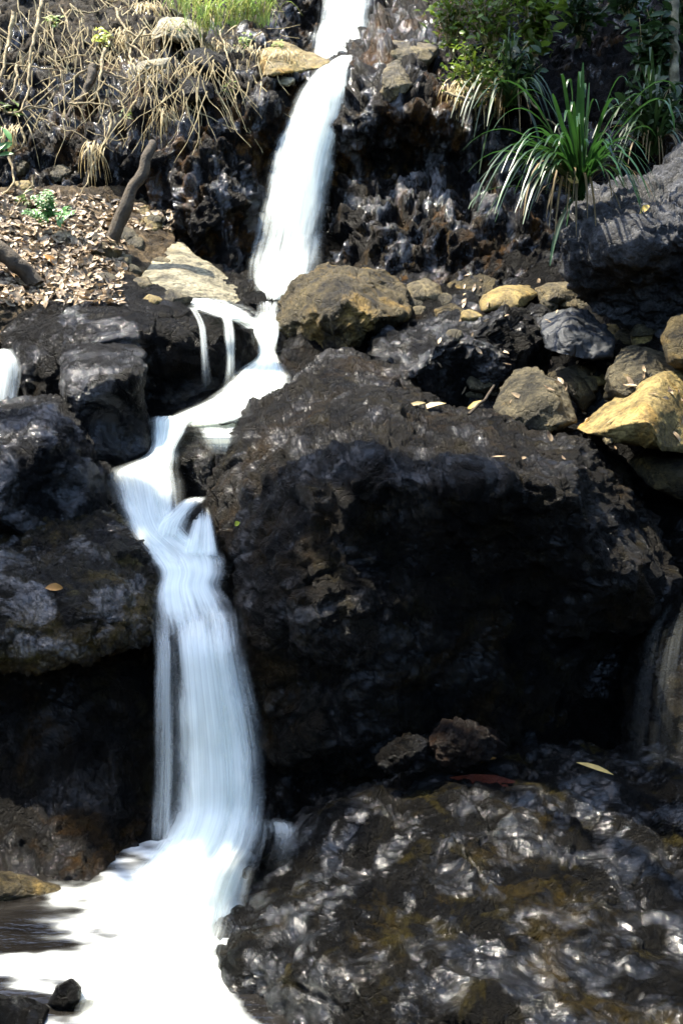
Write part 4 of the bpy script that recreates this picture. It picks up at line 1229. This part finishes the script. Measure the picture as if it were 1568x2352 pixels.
VG = "dry vines and roots tangled on the bank"
VL = "dry tan vine in the tangle of vines and roots on the bank"
for pts, r in [
    ([(98, 0), (85, 60), (72, 130), (65, 200), (50, 260)], 0.020), ([(35, 30), (22, 90), (10, 150), (0, 190)], 0.022),
    ([(240, 110), (232, 170), (222, 220), (188, 250)], 0.016), ([(255, 260), (245, 320), (215, 380), (190, 450)], 0.013),
    ([(140, 10), (160, 70), (185, 140), (190, 160)], 0.008), ([(0, 145), (60, 150), (150, 160), (220, 150)], 0.008),
    ([(60, 250), (110, 240), (130, 195), (80, 250)], 0.011), ([(150, 190), (210, 160), (260, 170), (300, 185)], 0.011),
    ([(290, 95), (320, 120), (350, 150), (320, 185), (270, 180)], 0.011), ([(330, 60), (300, 120), (310, 160), (330, 200)], 0.012),
    ([(265, 20), (290, 70), (330, 85), (380, 70)], 0.013), ([(170, 25), (200, 30), (240, 15)], 0.012),
    ([(40, 150), (35, 200), (10, 230)], 0.014), ([(0, 250), (40, 260), (70, 245), (120, 255)], 0.012),
    ([(50, 290), (55, 330), (30, 350)], 0.010), ([(20, 360), (30, 420), (5, 450)], 0.011), ([(75, 400), (70, 430), (40, 470)], 0.010),
    ([(160, 240), (230, 240), (280, 245)], 0.010), ([(230, 250), (240, 290), (245, 330)], 0.008), ([(330, 180), (345, 230), (360, 290), (372, 330)], 0.007),
    ([(400, 130), (410, 180), (430, 240)], 0.007), ([(480, 30), (510, 90), (530, 160), (545, 240)], 0.010), ([(200, 300), (260, 320), (300, 310)], 0.005),
    ([(90, 270), (180, 310), (260, 350)], 0.004), ([(110, 20), (130, 130), (150, 230)], 0.006), ([(390, 20), (430, 30), (470, 5)], 0.012)]:
    vine(pts, r, VL, VG, wob=0.02)
vine([(215, 150), (200, 200), (175, 245), (160, 265)], 0.045, "thick brown stump-like stem hidden behind the tangle of dry vines", None, M_BARK, "dead_stem", "dead stem", 0.03)
vine([(1020, 210), (1090, 230), (1160, 190), (1240, 260), (1290, 320)], 0.012, "long bare twig crossing behind the strap-leaved plant", None, M_VINE, "twig", "twig", 0.15)
mb = MB()
for k in range(700):
    x, y = rng.uniform(-60, 640), rng.uniform(-20, 270)
    if rng.random() < 0.45:
        x, y = rng.normal(320, 150), rng.normal(110, 80)
    if y > 300 - 0.16 * max(x, 0) or x > 640:
        continue
    h = hit(x, y)
    d = h[2] - rng.uniform(0.03, 0.14)
    l = rng.uniform(40, 190)
    a = rng.normal(1.5, 0.45)
    pts = [(x, y)]
    for q in range(3):
        a += rng.normal(0, 0.22)
        pts.append((pts[-1][0] + l / 3 * math.cos(a), pts[-1][1] + l / 3 * math.sin(a)))
    mb.add(*tube([P(px, py, d - 0.02 * q) for q, (px, py) in enumerate(pts)], rng.uniform(0.0015, 0.0065) , 0.001, 5, 14, 0.012, k))
tag(mb.build("undergrowth", M_DRYGRASS), None, None, kind='stuff')
# the leaning stick: free standing, foot on the bank
a0 = hit(258, 548)[0]
d0 = (a0 - _c) @ _f
v, f = tube([P(255, 552, d0 - 0.02), P(285, 480, d0 - 0.02), P(320, 410, d0), P(348, 345, d0 + 0.05), P(352, 325, d0 + 0.08)], 0.045, 0.026, 9, 30, 0.015, 3)
tag(link("stick", mesh_from("stick", v, f), M_BARK), "bare brown stick leaning against the wet cliff", "stick")
d0 = hit(80, 640)[2]
v, f = tube([P(-60, 545, d0 - 0.12), P(0, 575, d0 - 0.12), P(45, 612, d0 - 0.12), P(85, 655, d0 - 0.08)], 0.062, 0.045, 10, 26, 0.02, 5)
tag(link("log", mesh_from("log", v, f), M_BARK), "short weathered log lying on the leafy slope at the picture edge", "log")
v, f = tube([P(1075, 950, 4.28), P(1105, 925, 4.35), P(1135, 885, 4.45)], 0.008, 0.005, 6, 14, 0.01, 9)
tag(link("twig", mesh_from("twig", v, f), M_BARK), "dark twig lying against the angular tan and grey rock", "twig")
# thin trunk at the edge
d0 = 6.3
root = empty("tree", P(1552, 330, d0))
tag(root, "thin pale mossy tree trunk rising at the picture edge in the shade", "tree")
v, f = tube([P(1552, 340, d0), P(1550, 200, d0), P(1545, 60, d0 + 0.02), P(1550, -120, d0), P(1560, -500, d0)], 0.035, 0.026, 9, 40, 0.03, 8)
link("trunk", mesh_from("trunk", v, f), M_PALEBARK, root)
mb = MB()
for _ in range(420):
    c = P(1560 + rng.normal(0, 160), -480 + rng.normal(0, 110), d0 + rng.normal(0, 0.4))
    mb.add(*leaf_card(c, np.array([rng.normal(0, .5), rng.normal(0, .5), 1]), rng.normal(size=3), 0.12, 0.05))
mb.build("crown", M_DARKLEAF, root)

# small fern on the leafy slope
b, h = ray_at(125, 530, 0.02)
root = empty("fern", b)
tag(root, "small fresh green fern growing on the leafy slope", "fern")
mb = MB()
for k in range(11):
    a = rng.uniform(0.15, 3.0)
    tip = b + np.array([math.cos(a) * 0.15, -0.10 * rng.uniform(0.2, 1.5), 0.07 + 0.14 * math.sin(a) * rng.uniform(0.5, 1.1)])
    for t in np.linspace(0.25, 1, 8):
        c = b + (tip - b) * t + np.array([0, 0, 0.10 * t * (1 - t)])
        for s in (-1, 1):
            dr = np.cross(tip - b, [0, -.6, .8]) * s + (tip - b) * 0.6
            L = 0.065 * (1.15 - 0.6 * t)
            mb.add(*leaf_card(c + dr / np.linalg.norm(dr) * L * 0.45, np.array([0, -.5, .85]) + rng.normal(0, .2, 3), dr, L, L * 0.42))
mb.build("fronds", M_FERN, root)
b, h = ray_at(235, 90, 0.06)
mb = MB()
for k in range(26):
    c = b + rng.normal(0, 0.045, 3)
    mb.add(*leaf_card(c, np.array([rng.normal(0, .5), -.6, .7]), rng.normal(size=3), 0.10, 0.03))
tag(mb.build("leafy_plant", M_LEAF_LIME), "bright lime green sprig among the dry vines", "sprig")
b, h = ray_at(6, 330, 0.08)
mb = MB()
for k in range(7):
    c = b + rng.normal(0, 0.03, 3)
    mb.add(*leaf_card(c, np.array([rng.normal(0, .4), -.7, .6]), np.array([rng.normal(), -.2, rng.normal(-.4)]), 0.14, 0.045))
tag(mb.build("leafy_plant", M_FERN), "broad pale green leaves at the picture edge above the slope", "sprig")

WG = "small green weeds sprouting on the bank"
for (x, y, n, L, lab) in [(300, 262, 16, 0.06, "tiny green weed on the cliff edge under the thin pale slab"), (565, 95, 30, 0.06, "green weed among dry grass on the yellow-brown outcrop"), (640, 105, 22, 0.05, "green weed at the tip of the yellow-brown outcrop"),
                          (120, 50, 22, 0.08, "green weed high among the tangled vines"), (30, 250, 18, 0.07, "green weed low among the tangled vines"), (410, 62, 16, 0.06, "green weed on top of the flat tan block"), (525, 205, 14, 0.05, "green weed above the streaked cliff"), (50, 465, 26, 0.07, "dark green weed at the top of the leafy slope")]:
    b, h = ray_at(x, y, 0.03)
    mb = MB()
    for k in range(n):
        c = b + rng.normal(0, 1, 3) * np.array([0.032, 0.018, 0.024])
        mb.add(*leaf_card(c, np.array([rng.normal(0, .5), -.5, .8]), rng.normal(size=3), L * rng.uniform(.6, 1.2), L * 0.35))
    tag(mb.build("weed_plant", M_GRASS if y < 200 else M_SHRUB), lab, "weed", WG)
# dry leaf litter on the slope
mb = MB()
cnt = 0
while cnt < 2300:
    x, y = rng.uniform(-180, 400), rng.uniform(445, 700)
    if y < 445 + max(0, (x - 180)) * 0.2 or (x > 285 and y > 530):
        continue
    h = hit(x, y)
    if h is None or h[1][2] < 0.15 or h[2] > 6.7:
        cnt += 0.2
        continue
    L = rng.uniform(0.025, 0.085)
    mb.add(*leaf_card(h[0] + h[1] * 0.012, h[1] + rng.normal(0, .35, 3), rng.normal(size=3), L, L * rng.uniform(.3, .55), rng.uniform(-.4, .4)))
    cnt += 1
lit = mb.build("leaf_litter", M_LITTER)
tag(lit, None, None, kind='stuff')
mb = MB()
for _ in range(90):
    x, y = (rng.uniform(1000, 1420), rng.uniform(630, 900)) if rng.random() < .6 else (rng.uniform(1100, 1568), rng.uniform(850, 1060))
    h = hit(x, y)
    if h[1][2] < 0.3:
        continue
    L = rng.uniform(0.03, 0.07)
    mb.add(*leaf_card(h[0] + h[1] * 0.008, h[1] + rng.normal(0, .3, 3), rng.normal(size=3), L, L * .35, rng.uniform(-.4, .4)))
tag(mb.build("leaf_litter", M_LITTER), None, None, kind='stuff')


def leaf(x, y, L, w, ang, mat, label, lift=0.012, bend=0.25):
    h = hit(x, y)
    n = 0.6 * h[1] + 0.4 * (_c - h[0]) / np.linalg.norm(_c - h[0])
    d = math.cos(ang) * _r + math.sin(ang) * _u
    v, f = leaf_card(h[0] + n * lift, n, d, L, w, bend)
    return tag(link("fallen_leaf", mesh_from("fallen_leaf", v, f), mat), label, "leaf")


leaf(985, 937, 0.16, 0.035, 0.05, M_LEAF_TAN, "long curled tan leaf on the crest of the huge boulder")
leaf(955, 930, 0.09, 0.02, 0.3, M_LEAF_TAN, "short tan leaf touching the long curled one on the huge boulder")
leaf(1090, 936, 0.12, 0.045, 0.3, M_LEAF_YEL, "wide cream yellow leaf under the dark twig")
leaf(125, 1352, 0.065, 0.032, 0.15, M_LEAF_ORANGE, "orange leaf lying on the wet brown ledge")
leaf(1120, 1795, 0.26, 0.045, -0.12, M_LEAF_RED, "long red-brown leaf lying on the soaked ledge")
leaf(1365, 1765, 0.13, 0.018, -0.5, M_LEAF_YEL, "narrow curved yellow leaf on the soaked ledge in the shade")
leaf(1122, 1748, 0.06, 0.014, 0.2, M_LEAF_ORANGE, "tiny orange leaf in front of the rusty brown stone")
leaf(548, 1203, 0.03, 0.022, 0.3, M_LEAF_LIME, "tiny lime leaf stuck on the flank of the huge boulder")
leaf(1478, 482, 0.075, 0.032, 0.8, M_LEAF_YEL, "small yellow leaf on top of the big grey boulder")
leaf(118, 600, 0.12, 0.05, -0.6, M_LEAF_ORANGE, "largest orange leaf in the litter near the log")
leaf(45, 553, 0.08, 0.04, 0.3, M_LEAF_ORANGE, "orange leaf in the litter above the log")

# loose stones in the gaps
SG = "small loose stones in the gaps between the boulders"
SLB = "small loose stone lying in a gap between larger rocks"
spots = [(1040, 770), (1010, 690), (1080, 730), (1260, 700), (1300, 700), (1345, 700), (1410, 770), (1440, 775), (1490, 780), (1390, 880), (1360, 850), (1130, 900), (1100, 880), (1090, 905), (1400, 1010), (1360, 1000),
         (1480, 750), (1320, 860), (950, 700), (960, 715), (1310, 690), (1350, 880), (290, 600), (300, 620), (330, 655), (300, 560), (290, 545), (240, 640), (340, 520), (355, 505), (345, 490), (370, 600), (60, 430), (40, 380), (130, 400), (400, 690), (350, 690)]
for (x, y) in spots:
    h = hit(x, y)
    s = rng.uniform(20, 44)
    n = 9
    an = np.linspace(0, 2 * math.pi, n, endpoint=False) + rng.uniform(0, 1)
    rr = s * rng.uniform(0.65, 1.1, n)
    pl = [(x + r * 1.25 * math.cos(a), y + r * 0.7 * math.sin(a)) for a, r in zip(an, rr)]
    m = [M_OLIVE, M_TAN, M_TAN2, M_YEL, M_TAN2][int(rng.integers(0, 5))]
    rock("loose_stone", SLB, "stone", pl, h[2] - 0.02, m, 0.08, group=SG, cuts=10, power=7, facet=0.8)


# ------------------------------------------------------------------ unseen trees added over the stream and behind the camera, shading rocks and blocking sky
def leaf_cloud(c, n, L):
    """n small folded leaves at the points c, facing every way but mostly up"""
    nr = rng.normal(0, .55, (n, 3)) + np.array([0, 0, .9])
    nr /= np.linalg.norm(nr, axis=1)[:, None]
    d = rng.normal(size=(n, 3))
    d -= nr * (d * nr).sum(1)[:, None]
    d /= np.linalg.norm(d, axis=1)[:, None]
    s = np.cross(nr, d)
    l = L * rng.uniform(.6, 1.3, n)[:, None]
    v = np.stack([c - d * l * .5, c + s * l * .26, c + d * l * .5 - nr * l * .12, c - s * l * .26], 1).reshape(-1, 3)
    return v, np.arange(n * 4).reshape(-1, 4)


def shade_tree(label, foot, centre, rad, n, L, group="unseen trees added to shade the stream"):
    foot, centre, rad = np.array(foot, float), np.array(centre, float), np.array(rad, float)
    root = empty("tree", foot)
    tag(root, label, "tree", group)
    mb = MB()
    mid = (foot + centre) / 2 + np.array([0.1, 0.2, 0.5])
    mb.add(*tube([foot, mid, centre], 0.17, 0.07, 10, 24, 0.05, 4))
    for k in range(9):
        tip = centre + rng.normal(0, .55, 3) * rad
        mb.add(*tube([mid + (centre - mid) * rng.uniform(.1, .9), (centre + tip) / 2 + rng.normal(0, .2, 3), tip], 0.05, 0.012, 6, 14, 0.05, k))
    mb.build("trunk", M_BARK, root)
    cl = rng.normal(size=(max(12, n // 70), 3))
    cl = cl / np.linalg.norm(cl, axis=1)[:, None] * rng.uniform(.25, 1.0, (len(cl), 1)) ** .5
    p = cl[rng.integers(0, len(cl), n)] + rng.normal(0, .16, (n, 3))
    v, f = leaf_cloud(centre + p * rad, n, L)
    link("crown", mesh_from("crown", v, f, smooth=False), M_DARKLEAF, root)


FT = "unseen tree added to shade the stream and rocks"
shade_tree(FT, (-5.6, 4.4, 2.0), (-3.5, 4.3, 7.4), (0.6, 0.42, 0.35), 1300, 0.2)
shade_tree(FT, (-4.9, 5.6, 2.4), (-1.55, 3.65, 7.4), (0.45, 0.5, 0.35), 1000, 0.2)
shade_tree(FT, (-5.0, 0.5, 1.0), (-2.6, -0.2, 6.6), (2.2, 2.0, 1.6), 3200, 0.28)
shade_tree(FT, (4.4, 0.0, 0.6), (2.6, 0.6, 6.4), (2.2, 2.2, 1.6), 3200, 0.28)
shade_tree(FT, (-4.4, -4.5, 0.5), (-4.2, -2.2, 3.4), (2.2, 3.0, 2.2), 1600, 0.3)
shade_tree(FT, (4.8, -4.5, 0.5), (4.2, -2.2, 3.4), (2.2, 3.0, 2.2), 1600, 0.3)
shade_tree(FT, (2.6, 9.4, 4.6), (0.5, 7.6, 8.2), (1.3, 1.0, 0.6), 8000, 0.2)
shade_tree(FT, (5.4, 3.4, 2.0), (4.4, 3.6, 5.6), (1.8, 2.2, 2.2), 3600, 0.28)

print("verts", sum(len(o.data.vertices) for o in SC.objects if o.type == 'MESH'))
